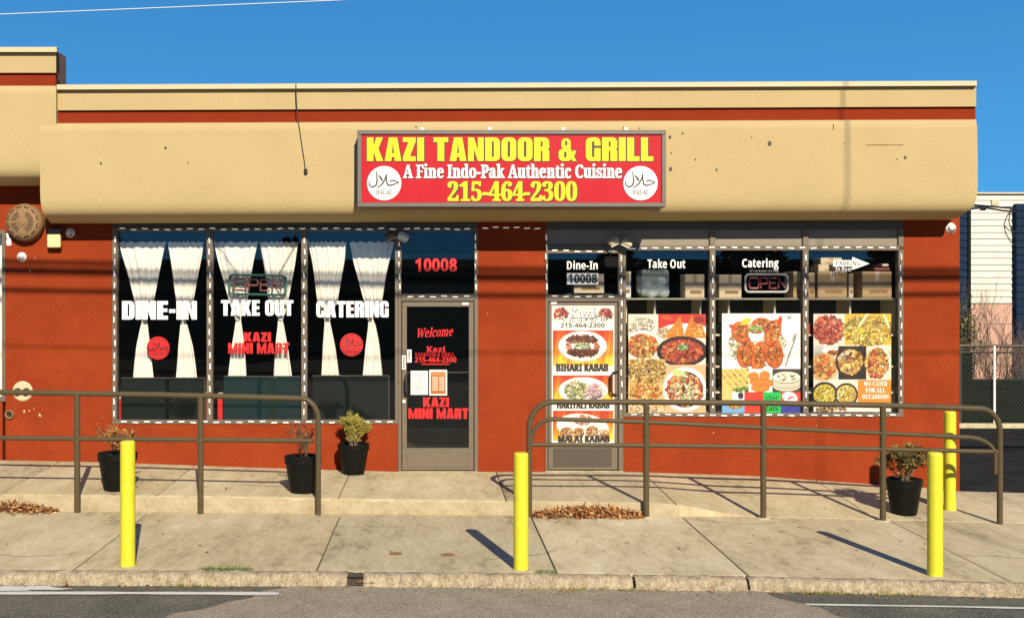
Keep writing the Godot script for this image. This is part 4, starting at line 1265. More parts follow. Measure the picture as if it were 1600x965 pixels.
func carton(label: String, u0: float, v0: float, u1: float, z: float, d: float, m: Material, called := "cardboard_box", v1 := 464.0, turn := 0.0) -> Node3D:
	var a := P(u0, v1, z)
	if v1 == 464.0: a.y = Y(465.4, -.2)
	var b := P(u1, v0, z)
	var s := Vector3(b.x - a.x, b.y - a.y, d)
	var t := thing(called, label, "box", Vector3((a.x + b.x) / 2, a.y, z - d / 2), "boxes on the shelf")
	part(t, "carton", Mb.new().box(Vector3(0, s.y / 2, 0), s, Basis(), .006).mesh(), m)
	part(t, "flap_seam", Mb.new().box(Vector3(0, s.y + .001, 0), Vector3(s.x * .98, .003, .006)).mesh(), M.dark)
	part(t, "tape", Mb.new().box(Vector3(0, s.y * .82, d / 2 + .001), Vector3(.05, s.y * .36, .002)).mesh(), M.carton_pale if m == M.carton else M.carton)
	part(t, "printed_mark", Mb.new().box(Vector3(s.x * .05, s.y * .25, d / 2 + .001), Vector3(s.x * .6, s.y * .14, .002)).mesh(), M.rust)
	t.rotation.y = turn
	return t
func build_inside() -> void:
	curtain("white curtain tied in middle behind letters DINE of DINE-IN", 185, 259, 378, 208, 239, 225, 208, 241, 592, .3)
	curtain("white curtain tied in middle behind letters IN of DINE-IN", 261, 318, 378, 276, 303, 286, 273, 306, 592, 1.9)
	curtain("white curtain tied in middle behind word TAKE of TAKE OUT", 334, 403, 378, 357, 386, 371, 357, 386, 590, 3.1)
	curtain("white curtain tied in middle behind word OUT of TAKE OUT", 405, 466, 378, 418, 449, 438, 427, 456, 590, 4.4)
	curtain("white curtain tied in middle behind letters CAT of CATERING", 481, 541, 378, 497, 528, 512, 501, 528, 590, 5.2)
	curtain("white curtain tied in middle behind letters RING of CATERING", 546, 616, 378, 568, 597, 578, 567, 599, 590, 6.6)
	# boards standing behind the lower glass
	for b in [[189, 591, 319, 655, M.board, "dark green board behind window glass lettered DINE-IN"], [349, 588.5, 472, 655, M.board_teal, "teal board behind window glass lettered TAKE OUT"], [488, 587.5, 607, 655, M.board, "dark board behind window glass lettered CATERING"]]:
		var z := -.105
		var a := P(b[0], b[3] + 3, z)
		var c := P(b[2], b[1], z)
		var t := thing("window_board", b[5], "board", Vector3((a.x + c.x) / 2, a.y, z), "boards behind the curtained windows")
		put(t, "panel", Mb.new().span(Vector3(a.x, a.y, z - .03), Vector3(c.x, c.y, z), .004), b[4])
		var e := Mb.new()
		e.span(Vector3(a.x, c.y, z - .032), Vector3(c.x, c.y + .012, z + .004))
		e.span(Vector3(c.x, a.y, z - .032), Vector3(c.x + .01, c.y + .012, z + .004))
		put(t, "edging", e, M.bronze)
	# the ledge they stand on and red bench ends beside it
	var lg := thing("window_ledge", "low ledge inside the curtained shop windows", "ledge", P(400, 664, -.3))
	put(lg, "shelf_board", Mb.new().span(P(183, 664, -.21), P(617, 658.2, -.10)), M.dark)
	for u in [[184.5, 188, 622], [321, 324, 618], [344, 347, 620]]:
		var bt := thing("red_bench", ["red bench end between window frame and dark green board", "red bench end left of mullion between boards", "red bench end beside the teal board"][[184.5, 321, 344].find(u[0])], "bench", P(u[0], 656, -.3))
		put(bt, "bench_end", Mb.new().span(P(u[0] - 1, 656, -.35), P(u[1], u[2], -.2), .005), M.vinyl_red)
		put(bt, "bench_cap", Mb.new().span(P(u[0] - 1, u[2], -.35), P(u[1], u[2] - 6, -.2), .005), M.shelf)
	neon("unlit neon OPEN sign with green border hanging before white curtains", 358, 430, 446, 460, -.078, plain(C(.05, .16, .14), .3), plain(C(.16, .06, .05), .3), -.02)
	neon("unlit neon OPEN sign with pale border hanging before cartons on shelf", 1165, 428.5, 1231, 456, -.075, plain(C(.42, .42, .42), .3), plain(C(.20, .04, .04), .3), 0.0)
	for q in [[334, 372, 371, 428], [464, 377, 434, 430]]:
		var w := thing("sign_wire", "thin wire holding the green-bordered neon sign, at its %s" % ["dining letters side" if q[0] == 334 else "catering letters side"], "wire", P(q[0], q[1], -.12))
		put(w, "wire", Mb.new().tube([P(q[0], q[1], -.078), P(q[2], q[3], -.078)], .005, 5), M.cable)
	# shelving behind the right-hand windows
	var sh := thing("shelf_unit", "pale open shelving unit standing behind the poster windows", "shelves", Vector3(X(1190, -.4), -.06, -.5))
	for v in [466, 522, 571, 611, 646]:
		put(sh, "shelf_board", Mb.new().span(Vector3(X(977, -.2), Y(v + 2.5, -.2), -.70), Vector3(X(1404, -.2), Y(v - .5, -.2), -.10), .003), M.shelf)
	for u in [979, 1024, 1096, 1140, 1212, 1330, 1402]:
		put(sh, "upright", Mb.new().span(Vector3(X(u - 1.5, -.2), -.06, -.695), Vector3(X(u + 1.5, -.2), Y(468.6, -.2), -.225)), M.shelf)
	put(sh, "back_panel", Mb.new().span(Vector3(X(977, -.2), -.06, -.73), Vector3(X(1403, -.2), Y(466, -.2), -.702)), M.inside)
	carton("narrow white carton on shelf beside clear bin", 974, 424, 986, -.11, .3, M.white)
	carton("pale carton with dark print alone on shelf under Take Out lettering", 1071, 428.5, 1101, -.12, .3, M.carton_pale)
	carton("pale carton left of the pale-bordered neon sign", 1124, 429, 1159, -.13, .3, M.carton_pale)
	carton("brown carton right of the pale-bordered neon sign", 1238, 424, 1254, -.13, .3, M.carton, "cardboard_box", 464.0, .1)
	carton("brown carton standing just right of the mullion", 1263, 426, 1274, -.13, .3, M.carton)
	carton("wide brown carton under the flat cartons in parking sign window", 1278, 424, 1324, -.12, .35, M.carton)
	carton("flat carton, lower of two laid on the wide brown carton", 1279, 413, 1318, -.13, .33, M.carton_pale, "flat_carton", 423.8)
	carton("flat carton, upper of two laid on the wide brown carton", 1283, 402, 1316, -.13, .3, M.carton_pale, "flat_carton", 412.8)
	carton("slim carton on end between two large brown cartons", 1327, 427, 1334, -.13, .3, M.carton_pale)
	carton("large brown carton under the maroon folder", 1348, 424, 1394, -.12, .35, M.carton)
	carton("carton behind transom glass above the kabab poster door", 897, 428, 944, -.11, .3, M.carton_pale, "cardboard_box", 458.0)
	var fo := thing("folder", "maroon folder with pale papers lying on large brown carton", "folder", P(1370, 424, -.4))
	put(fo, "cover", Mb.new().span(P(1349, 423.8, -.5), P(1391, 417.5, -.13), .004), plain(C(.12, .015, .02), .5))
	put(fo, "papers", Mb.new().span(P(1362, 417.4, -.5), P(1389, 412, -.15), .004), M.carton_pale)
	var tb := thing("shelf_stand", "small dark stand carrying the carton behind the transom glass", "stand", P(920, 462, -.4))
	put(tb, "top", Mb.new().span(P(880, 461, -.55), P(962, 458.2, -.2)), M.dark)
	for u in [884, 958]: put(tb, "leg", Mb.new().span(Vector3(X(u, -.2), -.06, -.5), Vector3(X(u + 3, -.2), Y(461, -.2), -.4)), M.dark)
	var bin := thing("plastic_bin", "clear plastic bin of white bags on shelf under Take Out lettering", "bin", P(1020, 464, -.4))
	put(bin, "bin_wall", Mb.new().span(P(994, 464, -.5), Vector3(X(1046, -.11), Y(421, -.11), -.11), .02), glass(.35, C(.35, .42, .42)))
	var bg := Mb.new()
	for k in 7:
		var c := P([1004, 1012, 1022, 1030, 1038, 1018, 1034][k], [452, 446, 455, 447, 456, 458, 440][k], -.26)
		bg.lathe([Vector2(0, -.07), Vector2(.05, -.05), Vector2(.075, 0), Vector2(.05, .045), Vector2(0, .06)], 9, c, Basis(Vector3(1, .3, .2).normalized(), k * 1.1))
	put(bin, "bags", bg, plain(C(.62, .70, .72), .5))
	bin.get_node("bags").set_meta("kind", "stuff")
	# bulky dark goods on the lower shelves
	var cols := [M.carton_pale, M.white, M.dark, M.vinyl_red, M.board_teal, M.shelf]
	var names := ["pale", "white", "black", "red", "teal", "cream"]
	var k := 0
	for e in [[979, 985, 505], [1104, 1109, 507], [1118, 1126, 503], [1252, 1256, 505], [1264, 1270, 509], [1397, 1403, 540], [979, 985, 553], [1118, 1126, 556], [1396, 1402, 590], [979, 985, 598]]:
		var v1: float = 521.0
		for s in [521, 570, 610]:
			if s > e[2]: v1 = s; break
		var bx := thing("grocery_box", "%s grocery box on the shelf, seen past the edge of poster, %s row" % [names[k % 6], "upper" if v1 < 530 else ("middle" if v1 < 580 else "lower")], "box", P(e[0], v1, -.4), "grocery boxes on the shelves")
		put(bx, "carton", Mb.new().span(P(e[0], v1 - .6, -.5), Vector3(X(e[1] + 4, -.12), Y(e[2], -.12), -.12), .004), cols[k % 6])
		k += 1
	var cl := thing("ceiling_light", "white ceiling light box seen through transom above kabab poster door", "lamp", P(952, 400, -1.4))
	put(cl, "housing", Mb.new().span(P(940, 418, -1.6), P(968, 400, -1.3), .01), M.white)
	put(cl, "stem", Mb.new().tube([P(954, 401, -1.45), Vector3(X(954, -1.45), 3.34, -1.45)], .012, 6), M.white)

# ------------------------------------------------------------------ things fixed to the walls
func ball_camera(label: String, u: float, v: float, r: float, side: float) -> void:
	var t := thing("security_camera", label, "camera", P(u, v, 0))
	var k := r / 122.0
	var bk := Basis(Vector3.RIGHT, PI / 2)
	part(t, "base_ring", Mb.new().lathe([Vector2(0, .02), Vector2(k * .8, .02), Vector2(k, .008), Vector2(k, 0)], 20, Vector3.ZERO, bk).mesh(), M.white)
	var dome := []
	for i in 9: dome.append(Vector2(cos(PI / 2 * i / 8.0), sin(PI / 2 * i / 8.0)) * k * .72 + Vector2(0, .02))
	dome.reverse()
	part(t, "dome", Mb.new().lathe(dome, 20, Vector3.ZERO, bk).mesh(), M.white)
	part(t, "lens", Mb.new().lathe([Vector2(0, .02), Vector2(k * .34, .02), Vector2(k * .4, -.02)], 14, Vector3(side * k * .32, -k * .3, k * .55), Basis(Vector3.RIGHT, PI / 2 + .5)).mesh(), M.black)
func flood(label: String, u: float, v: float, m1: Material, m2: Material) -> void:
	var t := thing("flood_light", label, "light", P(u, v, .01), "twin flood lights")
	part(t, "wall_plate", Mb.new().box(Vector3(0, -.01, .012), Vector3(.10, .10, .03), Basis(), .01).mesh(), M.bronze)
	part(t, "bracket", Mb.new().tube([Vector3(-.06, .0, .06), Vector3(0, -.02, .03), Vector3(.06, -.01, .06)], .014, 8).mesh(), M.bronze)
	for s in [-1.0, 1.0]:
		var b := Basis(Vector3.BACK, -s * .45) * Basis(Vector3.RIGHT, .5)
		var h := part(t, "lamp_head", Mb.new().box(Vector3.ZERO, Vector3(.145, .07, .11), Basis(), .022).mesh(), m1 if s < 0 else m2, Vector3(s * .085, .025 - (.02 if s > 0 else 0.0), .10), b)
		part(h, "lamp_glass", Mb.new().box(Vector3(0, -.036, .02), Vector3(.12, .008, .08)).mesh(), M.white)
func build_wall_fittings() -> void:
	# bronze vent cover with radial slots
	var t := thing("vent_cover", "round rusty bronze vent cover with radial slots high on red wall", "vent", P(42, 348, 0))
	var bk := Basis(Vector3.RIGHT, PI / 2)
	var k := 29.5 * (STAND - .2) / LENS
	part(t, "dome", Mb.new().lathe([Vector2(0, .19), Vector2(k * .30, .188), Vector2(k * .62, .178), Vector2(k * .84, .16), Vector2(k * .95, .13), Vector2(k, .09), Vector2(k, 0)], 40, Vector3.ZERO, bk).mesh(), M.rust)
	part(t, "hub", Mb.new().lathe([Vector2(0, .205), Vector2(k * .2, .20), Vector2(k * .26, .185)], 16, Vector3.ZERO, bk).mesh(), M.rust)
	var slot := Mb.new().box(Vector3(k * .46, 0, .184), Vector3(k * .26, .012, .008)).mesh()
	for i in 24:
		if i % 12 in [5, 6, 7, 0] and i > 4: continue
		part(t, "slot", slot, M.ink, Vector3.ZERO, Basis(Vector3.BACK, TAU * i / 24.0))
	for i in 12:
		part(t, "rim_slot", Mb.new().box(Vector3(0, k * .79, .166), Vector3(k * .26, .012, .012)).mesh(), M.ink, Vector3.ZERO, Basis(Vector3.BACK, TAU * (i + .5) / 12.0))
	t = thing("wall_light", "square wall lamp with yellowed lens and dark hood on red wall", "light", P(83.5, 388, 0))
	put(t, "hood", Mb.new().span(P(74.5, 364.5, .12), Vector3(X(93.5, .12), Y(357, .12), 0), .006), M.bronze)
	put(t, "back_box", Mb.new().span(P(75, 388, .0), Vector3(X(93, .05), Y(364.5, .05), .06), .004), M.bronze)
	put(t, "lens", Mb.new().span(P(75, 387, .06), Vector3(X(93, .12), Y(365, .12), .12), .012), rough_mat(tex(91, 64, [[0.05, 1.0]], .1, [C(.70, .48, .16), C(.74, .60, .28), C(.76, .66, .40)]), Vector3(5, 5, 5), .3))
	ball_camera("white dome security camera under fascia beside the wall lamp", 109, 363.5, 7.5, .5)
	ball_camera("small white camera below the bronze vent cover", 33.5, 401.5, 7.5, -.3)
	ball_camera("white dome security camera on red wall by the driveway corner", 1486, 356, 8, .5)
	t = thing("wall_sticker", "torn white sticker on red wall beside the bronze vent", "sticker", P(12, 383, 0))
	put(t, "paper", Mb.new().flat(pg([X(8.5), Y(365), X(13), Y(364), X(13.5), Y(371), X(16.5), Y(372), X(17), Y(383), X(10), Y(383.5), X(9), Y(377), X(10.5), Y(374)]), .003), M.vinyl_white)
	for e in [[37, 642.5, 2.6], [37.6, 641.2, 1.5], [45, 641.6, 1.6], [61, 648, 2.6], [63, 649.6, 1.6], [52, 638.5, 1.2], [54, 403, 1.4], [46, 422, 1.6], [46, 424, 1.2], [1276, 665, 1.2], [1115, 676, 1.4], [762, 490, 1.0]]:
		var p := P(e[0], e[1], .0025)
		put(M.shop, "paint_chip", Mb.new().flat(disc(Vector2(p.x, p.y), e[2] * .0045, 7, e[2] * .0075), .0025), M.cap)
	# round cover plate and stub of pipe
	t = thing("pipe_cover", "round pale metal cover plate with two caps low on red wall", "cover", P(34.5, 611, 0))
	part(t, "plate", Mb.new().lathe([Vector2(0, .014), Vector2(.115, .014), Vector2(.13, .0)], 28, Vector3.ZERO, bk).mesh(), M.cap)
	for s in [-1.0, 1.0]:
		part(t, "cap", Mb.new().lathe([Vector2(0, .06), Vector2(.04, .06), Vector2(.045, .014)], 14, Vector3(s * .055, 0, 0), bk).mesh(), M.dark)
	t = thing("pipe_stub", "dark open pipe stub in red wall below the round cover plate", "pipe", P(15, 647, 0))
	part(t, "pipe", Mb.new().lathe([Vector2(.035, .005), Vector2(.04, .035), Vector2(.056, .035), Vector2(.058, 0)], 18, Vector3.ZERO, bk).mesh(), M.rust)
	part(t, "bore", Mb.new().lathe([Vector2(0, .006), Vector2(.05, .006)], 18, Vector3.ZERO, bk).mesh(), M.ink)
	flood("twin flood light with dark and white heads above the glass door corner", 620, 371, M.bronze, M.white)
	flood("twin flood light with pale heads above the kabab poster door", 967, 380, M.cap, M.cap)

# ------------------------------------------------------------------ railings
func arc(a: Vector3, corner: Vector3, b: Vector3, n := 8) -> Array:
	var o := []
	for i in n + 1:
		var f := i / float(n)
		# quarter round: unit circle blended between the two legs
		var s := 1.0 - cos(f * PI / 2)
		var c := 1.0 - sin(f * PI / 2)
		o.append(corner + (a - corner) * c + (b - corner) * s)
	return o
func build_railings() -> void:
	var z := ZS + .075
	var rp := .033
	var rl := .026
	var t := thing("railing", "brown pipe railing with two rails ending before the glass door", "railing", P(313, 797, z))
	var pts := [P(-420, 604, z), P(0, 612.5, z), P(250, 616.5, z), P(468, 622, z)]
	pts.append_array(arc(P(468, 622, z), P(497, 622, z), P(497, 655, z)))
	var b := P(497, 800, z)
	b.y = lower(b.x, z) - .03
	pts.append(b)
	put(t, "top_rail", Mb.new().tube(pts, .030, 12), M.rail)
	put(t, "middle_rail", Mb.new().tube([P(-420, 678, z), P(0, 684, z), P(490, 688.5, z)], rl, 10), M.rail)
	for u in [-270, -73, 120, 313]:
		var a := P(u, 797, z)
		a.y = lower(a.x, z) - .03
		var vt: float = lerpf(612.5, 622.0, u / 468.0)
		put(t, "post", Mb.new().tube([a, P(u, vt, z)], rp, 12), M.rail)
	t = thing("railing", "brown pipe railing with three rails along the ramp before the poster windows", "railing", P(1193, 805, z))
	var top := [[865, 627.5], [1010, 628], [1193, 629.5], [1380, 633], [1532, 638]]
	var l := P(827, 805, z)
	l.y = lower(l.x, z) - .03
	var r := P(1563, 817, z)
	r.y = lower(r.x, z) - .03
	pts = [l, P(827, 668, z)]
	pts.append_array(arc(P(827, 668, z), P(827, 627.5, z), P(865, 627.5, z)))
	for e in top.slice(1): pts.append(P(e[0], e[1], z))
	pts.append_array(arc(P(1532, 638, z), P(1563, 639, z), P(1563, 672, z)))
	pts.append(r)
	put(t, "top_rail", Mb.new().tube(pts, .031, 12), M.rail)
	var zi := z - .004
	pts = []
	pts.append_array(arc(P(829, 692, zi), P(830, 654, zi), P(864, 654.5, zi)))
	for e in [[1010, 659], [1193, 668], [1380, 676.5], [1515, 683]]: pts.append(P(e[0], e[1], zi))
	pts.append_array(arc(P(1515, 683, zi), P(1556, 685, zi), P(1556, 712, zi)))
	pts.append(P(1556, 740, zi))
	put(t, "middle_rail", Mb.new().tube(pts, .024, 10), M.rail)
	put(t, "lower_rail", Mb.new().tube([P(827, 694.5, zi), P(1010, 695.5, zi), P(1193, 698, zi), P(1380, 701.5, zi), P(1563, 705.5, zi)], .024, 10), M.rail)
	for u in [1010, 1193, 1380]:
		var a := P(u, 805, z)
		a.y = lower(a.x, z) - .03
		put(t, "post", Mb.new().tube([a, P(u, lerpf(627.5, 634.5, (u - 865) / 600.0), z)], rp, 12), M.rail)
	for g in [[997, 1021], [1180, 1206], [1366, 1394]]:
		var c := P((g[0] + g[1]) / 2.0, 806, z)
		c.y = lower(c.x, z)
		put(t, "foot_grout", Mb.new().lathe([Vector2(0, .012), Vector2(.05, .010), Vector2(.085, -.004)], 14, c), M.conc[0])
func build_bollards() -> void:
	var list := [[199, 888, 688, "yellow bollard at the kerb before the DINE-IN window", ZK - .13], [814, 894.5, 706.5, "yellow bollard at the kerb before the pier between the doors", ZK - .12], [1461.5, 903, 706, "yellow bollard at the kerb before the ramp railing end", ZK - .14], [1485, 790, 642, "yellow bollard against the red wall corner by the driveway", 1.36]]
	var src: Node3D = null
	for e in list:
		var z: float = e[4]
		var x := X(e[0], z)
		var y := level(x, z)
		var h := Y(e[2], z) - y
		var t: Node3D
		if src == null:
			t = thing("bollard", e[3], "bollard", Vector3(x, y, z), "yellow bollards")
			src = t
			part(t, "sleeve", Mb.new().lathe([Vector2(0, 1.0), Vector2(.050, .999), Vector2(.060, .993), Vector2(.0655, .982), Vector2(.0655, .5), Vector2(.0655, .03), Vector2(.067, -.03)], 28).mesh(), M.yellow)
			part(t, "foot_stain", Mb.new().lathe([Vector2(.06, .006), Vector2(.075, .004), Vector2(.10, -.004)], 18).mesh(), M.riser)
		else:
			t = src.duplicate()
			t.name = numbered("bollard")
			add_child(t)
			t.position = Vector3(x, y, z)
			t.set_meta("label", e[3])
		(t.get_node("sleeve") as Node3D).scale = Vector3(1, h, 1)

# ------------------------------------------------------------------ pots
func twigs(mb: Mb, tips: Array, p: Vector3, d: Vector3, l: float, r: float, deep: int, g: RandomNumberGenerator, spread := .6, sides := 5) -> void:
	var mid := p + d * l * .5 + Vector3(g.randf_range(-1, 1), g.randf_range(-.3, .6), g.randf_range(-1, 1)) * l * .08
	var e := mid + (d + Vector3(g.randf_range(-1, 1), g.randf_range(-.2, .5), g.randf_range(-1, 1)) * .18).normalized() * l * .5
	mb.tube([p, mid, e], [r, r * .8, r * .6], sides, false)
	tips.append([e, d]); tips.append([mid, d])
	if deep <= 0: return
	for k in 2 + (g.randi() % 2):
		var nd := (d + Vector3(g.randf_range(-1, 1), g.randf_range(-.3, .7), g.randf_range(-1, 1)) * spread).normalized()
		twigs(mb, tips, mid.lerp(e, g.randf_range(.2, 1.0)), nd, l * g.randf_range(.6, .85), r * .6, deep - 1, g, spread, sides)
func unit(g: RandomNumberGenerator) -> Vector3:
	return Vector3(g.randfn(), g.randfn(), g.randfn()).normalized()
func build_pots() -> void:
	var list := [[183, 1.62, 61, 58, "black pot of dry orange-leaved shrub behind the kerb bollard and railing", 0], [473, 1.58, 58, 57, "black pot of sparse reddish twigs beside the railing end post", 1], [552, .26, 50, 47, "black pot of bushy golden-green shrub against wall beside the glass door", 2], [1413, 1.62, 55, 55, "black pot of dense brown-green shrub beside the ramp railing", 3]]
	for e in list:
		var g := RandomNumberGenerator.new()
		g.seed = 100 + e[5]
		var z: float = e[1]
		var x := X(e[0], z)
		var y := upper(x, z)
		var k: float = (STAND - z) / LENS
		var r: float = e[2] * k * .5
		var h: float = e[3] * k
		var t := thing("potted_plant", e[4], "potted plant", Vector3(x, y, z), "pots along the shopfront")
		part(t, "pot", Mb.new().lathe([Vector2(r * .84, h * .90), Vector2(r * .93, h * .96), Vector2(r * .97, h), Vector2(r, h * .985), Vector2(r * .985, h * .80), Vector2(r * .93, h * .775), Vector2(r * .92, h * .76), Vector2(r * .70, h * .05), Vector2(r * .67, 0), Vector2(0, 0)], 40).mesh(), M.pot)
		part(t, "soil", Mb.new().lathe([Vector2(0, h * .93), Vector2(r * .5, h * .92), Vector2(r * .88, h * .90)], 20).mesh(), M.soil)
		var st := Mb.new()
		var tips := []
		var n: int = [10, 8, 10, 13][e[5]]
		for i in n:
			var a := TAU * i / n + g.randf()
			var lean: float = [.6, .5, .45, .8][e[5]]
			var d := Vector3(cos(a) * lean * g.randf(), 1, sin(a) * lean * g.randf()).normalized()
			twigs(st, tips, Vector3(cos(a), 0, sin(a)) * r * .16 + Vector3(0, h * .9, 0), d, [.17, .19, .165, .16][e[5]] * g.randf_range(.8, 1.1), .006, [2, 2, 2, 3][e[5]], g, [.7, .6, .5, .75][e[5]])
		part(t, "stems", st.mesh(), [M.bark, M.bark, M.twig, M.twig][e[5]])
		var sets: Array = [[M.leaf_dry[0], M.leaf_dry[1], M.leaf_dry[2]], [M.leaf_dry[2], M.leaf_dry[4]], [M.leaf_gold, M.leaf_olive], [M.leaf_brown, M.leaf_dark, M.leaf_olive]][e[5]]
		var mbs := []
		for s in sets: mbs.append(Mb.new())
		for q in tips:
			var per: int = [9, 3, 9, 6][e[5]]
			for i in per:
				var p: Vector3 = q[0] + unit(g) * g.randf() * [.035, .02, .03, .035][e[5]]
				var d: Vector3 = (unit(g) + Vector3.UP * (.9 if e[5] == 2 else .2) + q[1] * .5).normalized()
				var sd := d.cross(unit(g)).normalized()
				var m: int = g.randi() % mbs.size()
				if e[5] == 2:
					mbs[m].leaf(p, d, sd, g.randf_range(.04, .075), .012)
					mbs[m].leaf(p, (d + unit(g) * .5).normalized(), d.cross(sd).normalized(), g.randf_range(.03, .06), .012)
				else:
					mbs[m].leaf(p, d, sd, g.randf_range(.02, .038), g.randf_range(.013, .022))
		for i in mbs.size():
			var o := part(t, "foliage", mbs[i].mesh(), sets[i])
			o.set_meta("kind", "stuff")

# ------------------------------------------------------------------ beyond the driveway
func build_lot() -> void:
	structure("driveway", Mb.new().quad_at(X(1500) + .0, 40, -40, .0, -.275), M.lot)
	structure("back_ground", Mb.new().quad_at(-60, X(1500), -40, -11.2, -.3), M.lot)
	# screen fence with a white post
	var zf := -7.8
	var t := thing("screen_fence", "dark green slatted fence with pipe rails and white post across the driveway", "fence", P(1553, 662, zf))
	var yb := -.26
	var x0 := X(1440, zf)
	var xm := X(1522, zf)
	var x1 := X(1760, zf)
	put(t, "top_rail", Mb.new().tube([Vector3(x0, Y(539.5, zf), zf), Vector3(x1, Y(541.5, zf), zf)], .03, 8), M.bronze)
	put(t, "middle_rail", Mb.new().tube([Vector3(x0, Y(550, zf), zf), Vector3(x1, Y(551.5, zf), zf)], .02, 8), M.dark)
	for u in [1446, 1500, 1553, 1620, 1690]:
		put(t, "post", Mb.new().tube([Vector3(X(u, zf), yb - .1, zf + .03), Vector3(X(u, zf), Y(540, zf), zf + .03)], .028, 8), M.white if u == 1553 else M.dark)
	var sl := Mb.new().box(Vector3.ZERO, Vector3(1, .03, .012)).mesh()
	for i in 36:
		var y := yb + .06 + i * .042
		var tall := y > Y(592, zf)
		var xr := xm if tall else x1
		if y > Y(552, zf): break
		var s := part(t, "slat", sl, M.slat, Vector3((x0 + xr) / 2, y, zf - .02 + .006 * sin(i * 1.7)) - t.position)
		s.scale = Vector3(xr - x0, 1, 1)
	var cl := Mb.new()
	var span_y := Y(540, zf) - yb
	var xk := x0 - span_y
	while xk < x1:
		for dirn in [1.0, -1.0]:
			var a := Vector3(xk if dirn > 0 else xk + span_y, yb, zf + .012 * dirn)
			cl.tube([a, a + Vector3(span_y * dirn, span_y, 0)], .004, 3, false)
		xk += .075
	put(t, "chain_link", cl, M.bronze).set_meta("kind", "stuff")
	put(t, "screen_cloth", Mb.new().span(Vector3(x0, yb, zf - .06), Vector3(xm, Y(552, zf), zf - .05)).span(Vector3(xm + .001, yb, zf - .06), Vector3(x1, Y(592, zf), zf - .05)), M.black)
	put(t, "kerb_edge", Mb.new().span(Vector3(x0, -.3, zf + .1), Vector3(x1, -.19, zf + .28), .02), M.conc[0])
	# white and pink building behind
	var zb := -14.0
	t = thing("warehouse", "white boarded building with pink lower wall behind the fence", "building", Vector3(X(1650, zb), -.3, zb))
	var kb := (STAND - zb) / LENS
	put(t, "wall", Mb.new().span(Vector3(X(1400, zb), -.3, zb - 5), Vector3(X(2000, zb), Y(303, zb), zb - .02)), M.siding)
	var vb := 303.0
	var bi := 0
	while vb < 474.0:
		var ph := 10.05
		var o := Mb.new()
		var ya := Y(vb, zb)
		var yb2 := Y(min(vb + ph, 475.0), zb)
		# lap board: proud at its lower edge
		var xa := X(1516, zb)
		var xb := X(1999, zb)
		o.quad(Vector3(xa, ya, zb - .016), Vector3(xb, ya, zb - .016), Vector3(xb, yb2 + .012, zb + .012), Vector3(xa, yb2 + .012, zb + .012), Vector3.BACK)
		o.quad(Vector3(xa, yb2 + .012, zb + .012), Vector3(xb, yb2 + .012, zb + .012), Vector3(xb, yb2 + .012, zb - .018), Vector3(xa, yb2 + .012, zb - .018), Vector3.DOWN)
		put(t, "siding_board", o, M.siding)
		vb += ph
		bi += 1
	put(t, "coping", Mb.new().span(Vector3(X(1400, zb), Y(303, zb), zb - .3), Vector3(X(2000, zb), Y(300.5, zb), zb + .06)), M.cap)
	for i in 6:
		put(t, "block_course", Mb.new().span(Vector3(X(1516, zb), Y(475 + (i + 1) * 32.0, zb) + .015, zb - .018), Vector3(X(1999, zb), Y(475 + i * 32.0, zb), zb + .004), .006), M.pink)
	put(t, "vent_louvre", Mb.new().span(P(1550, 320, zb + .02), Vector3(X(1561, zb), Y(312, zb), zb + .03)), M.cap)
	# boarded wing and driveway shed: siding shade put into a dark blue colour
	for w in [[1440, 1516.5, 318, -13.4, "boarded wing against the white building, its shade coloured in as dark blue", "shed_wing"], [1588.5, 1900, 318, -13.86, "boarded shed with sloping eave beyond the driveway, its shade coloured in as dark blue", "shed"]]:
		var z: float = w[3]
		t = thing(w[5], w[4], "building", Vector3(X(w[0], z), -.3, z))
		put(t, "wall", Mb.new().span(Vector3(X(w[0], z), -.3, z - .5), Vector3(X(w[1], z), Y(w[2], z), z)), M.navy_shade)
		var v: float = w[2]
		while v < 600:
			var ya := Y(v, z)
			var yb3 := Y(v + 11.5, z)
			var o := Mb.new()
			o.quad(Vector3(X(w[0], z), ya, z + .003), Vector3(X(w[1], z), ya, z + .003), Vector3(X(w[1], z), yb3 + .01, z + .03), Vector3(X(w[0], z), yb3 + .01, z + .03), Vector3.BACK)
			o.quad(Vector3(X(w[0], z), yb3 + .01, z + .03), Vector3(X(w[1], z), yb3 + .01, z + .03), Vector3(X(w[1], z), yb3 + .01, z), Vector3(X(w[0], z), yb3 + .01, z), Vector3.DOWN)
			put(t, "siding_board", o, M.navy_shade)
			v += 11.5
		if w[5] == "shed":
			put(t, "eave", Mb.new().box(P(1640, 306, z + .1), Vector3(.95, .12, .5), Basis(Vector3.BACK, .28), .02), M.navy_shade)
		else:
			put(t, "corner_trim", Mb.new().span(Vector3(X(1512, z), -.3, z + .0), Vector3(X(1516.5, z), Y(w[2], z), z + .05)), M.slat)
	# service cables slung across
	var cb := thing("service_cables", "black service cables with hanging loops between restaurant and dark shed", "cables", P(1560, 328, -9.8))
	var zc := -9.8
	put(cb, "cable", Mb.new().tube([P(1500, 318, -4), P(1526, 320.5, -8), P(1545, 322, zc), P(1590, 326, zc - .5)], .022, 6), M.cable)
	put(cb, "cable", Mb.new().tube([P(1500, 328, -4), P(1526, 325, -8), P(1545, 325, zc), P(1568, 329, zc), P(1590, 330.5, zc - .5)], .022, 6), M.cable)
	put(cb, "splice_case", Mb.new().span(P(1534.5, 328.5, zc), P(1539, 321.5, zc - .08), .01), M.cable)
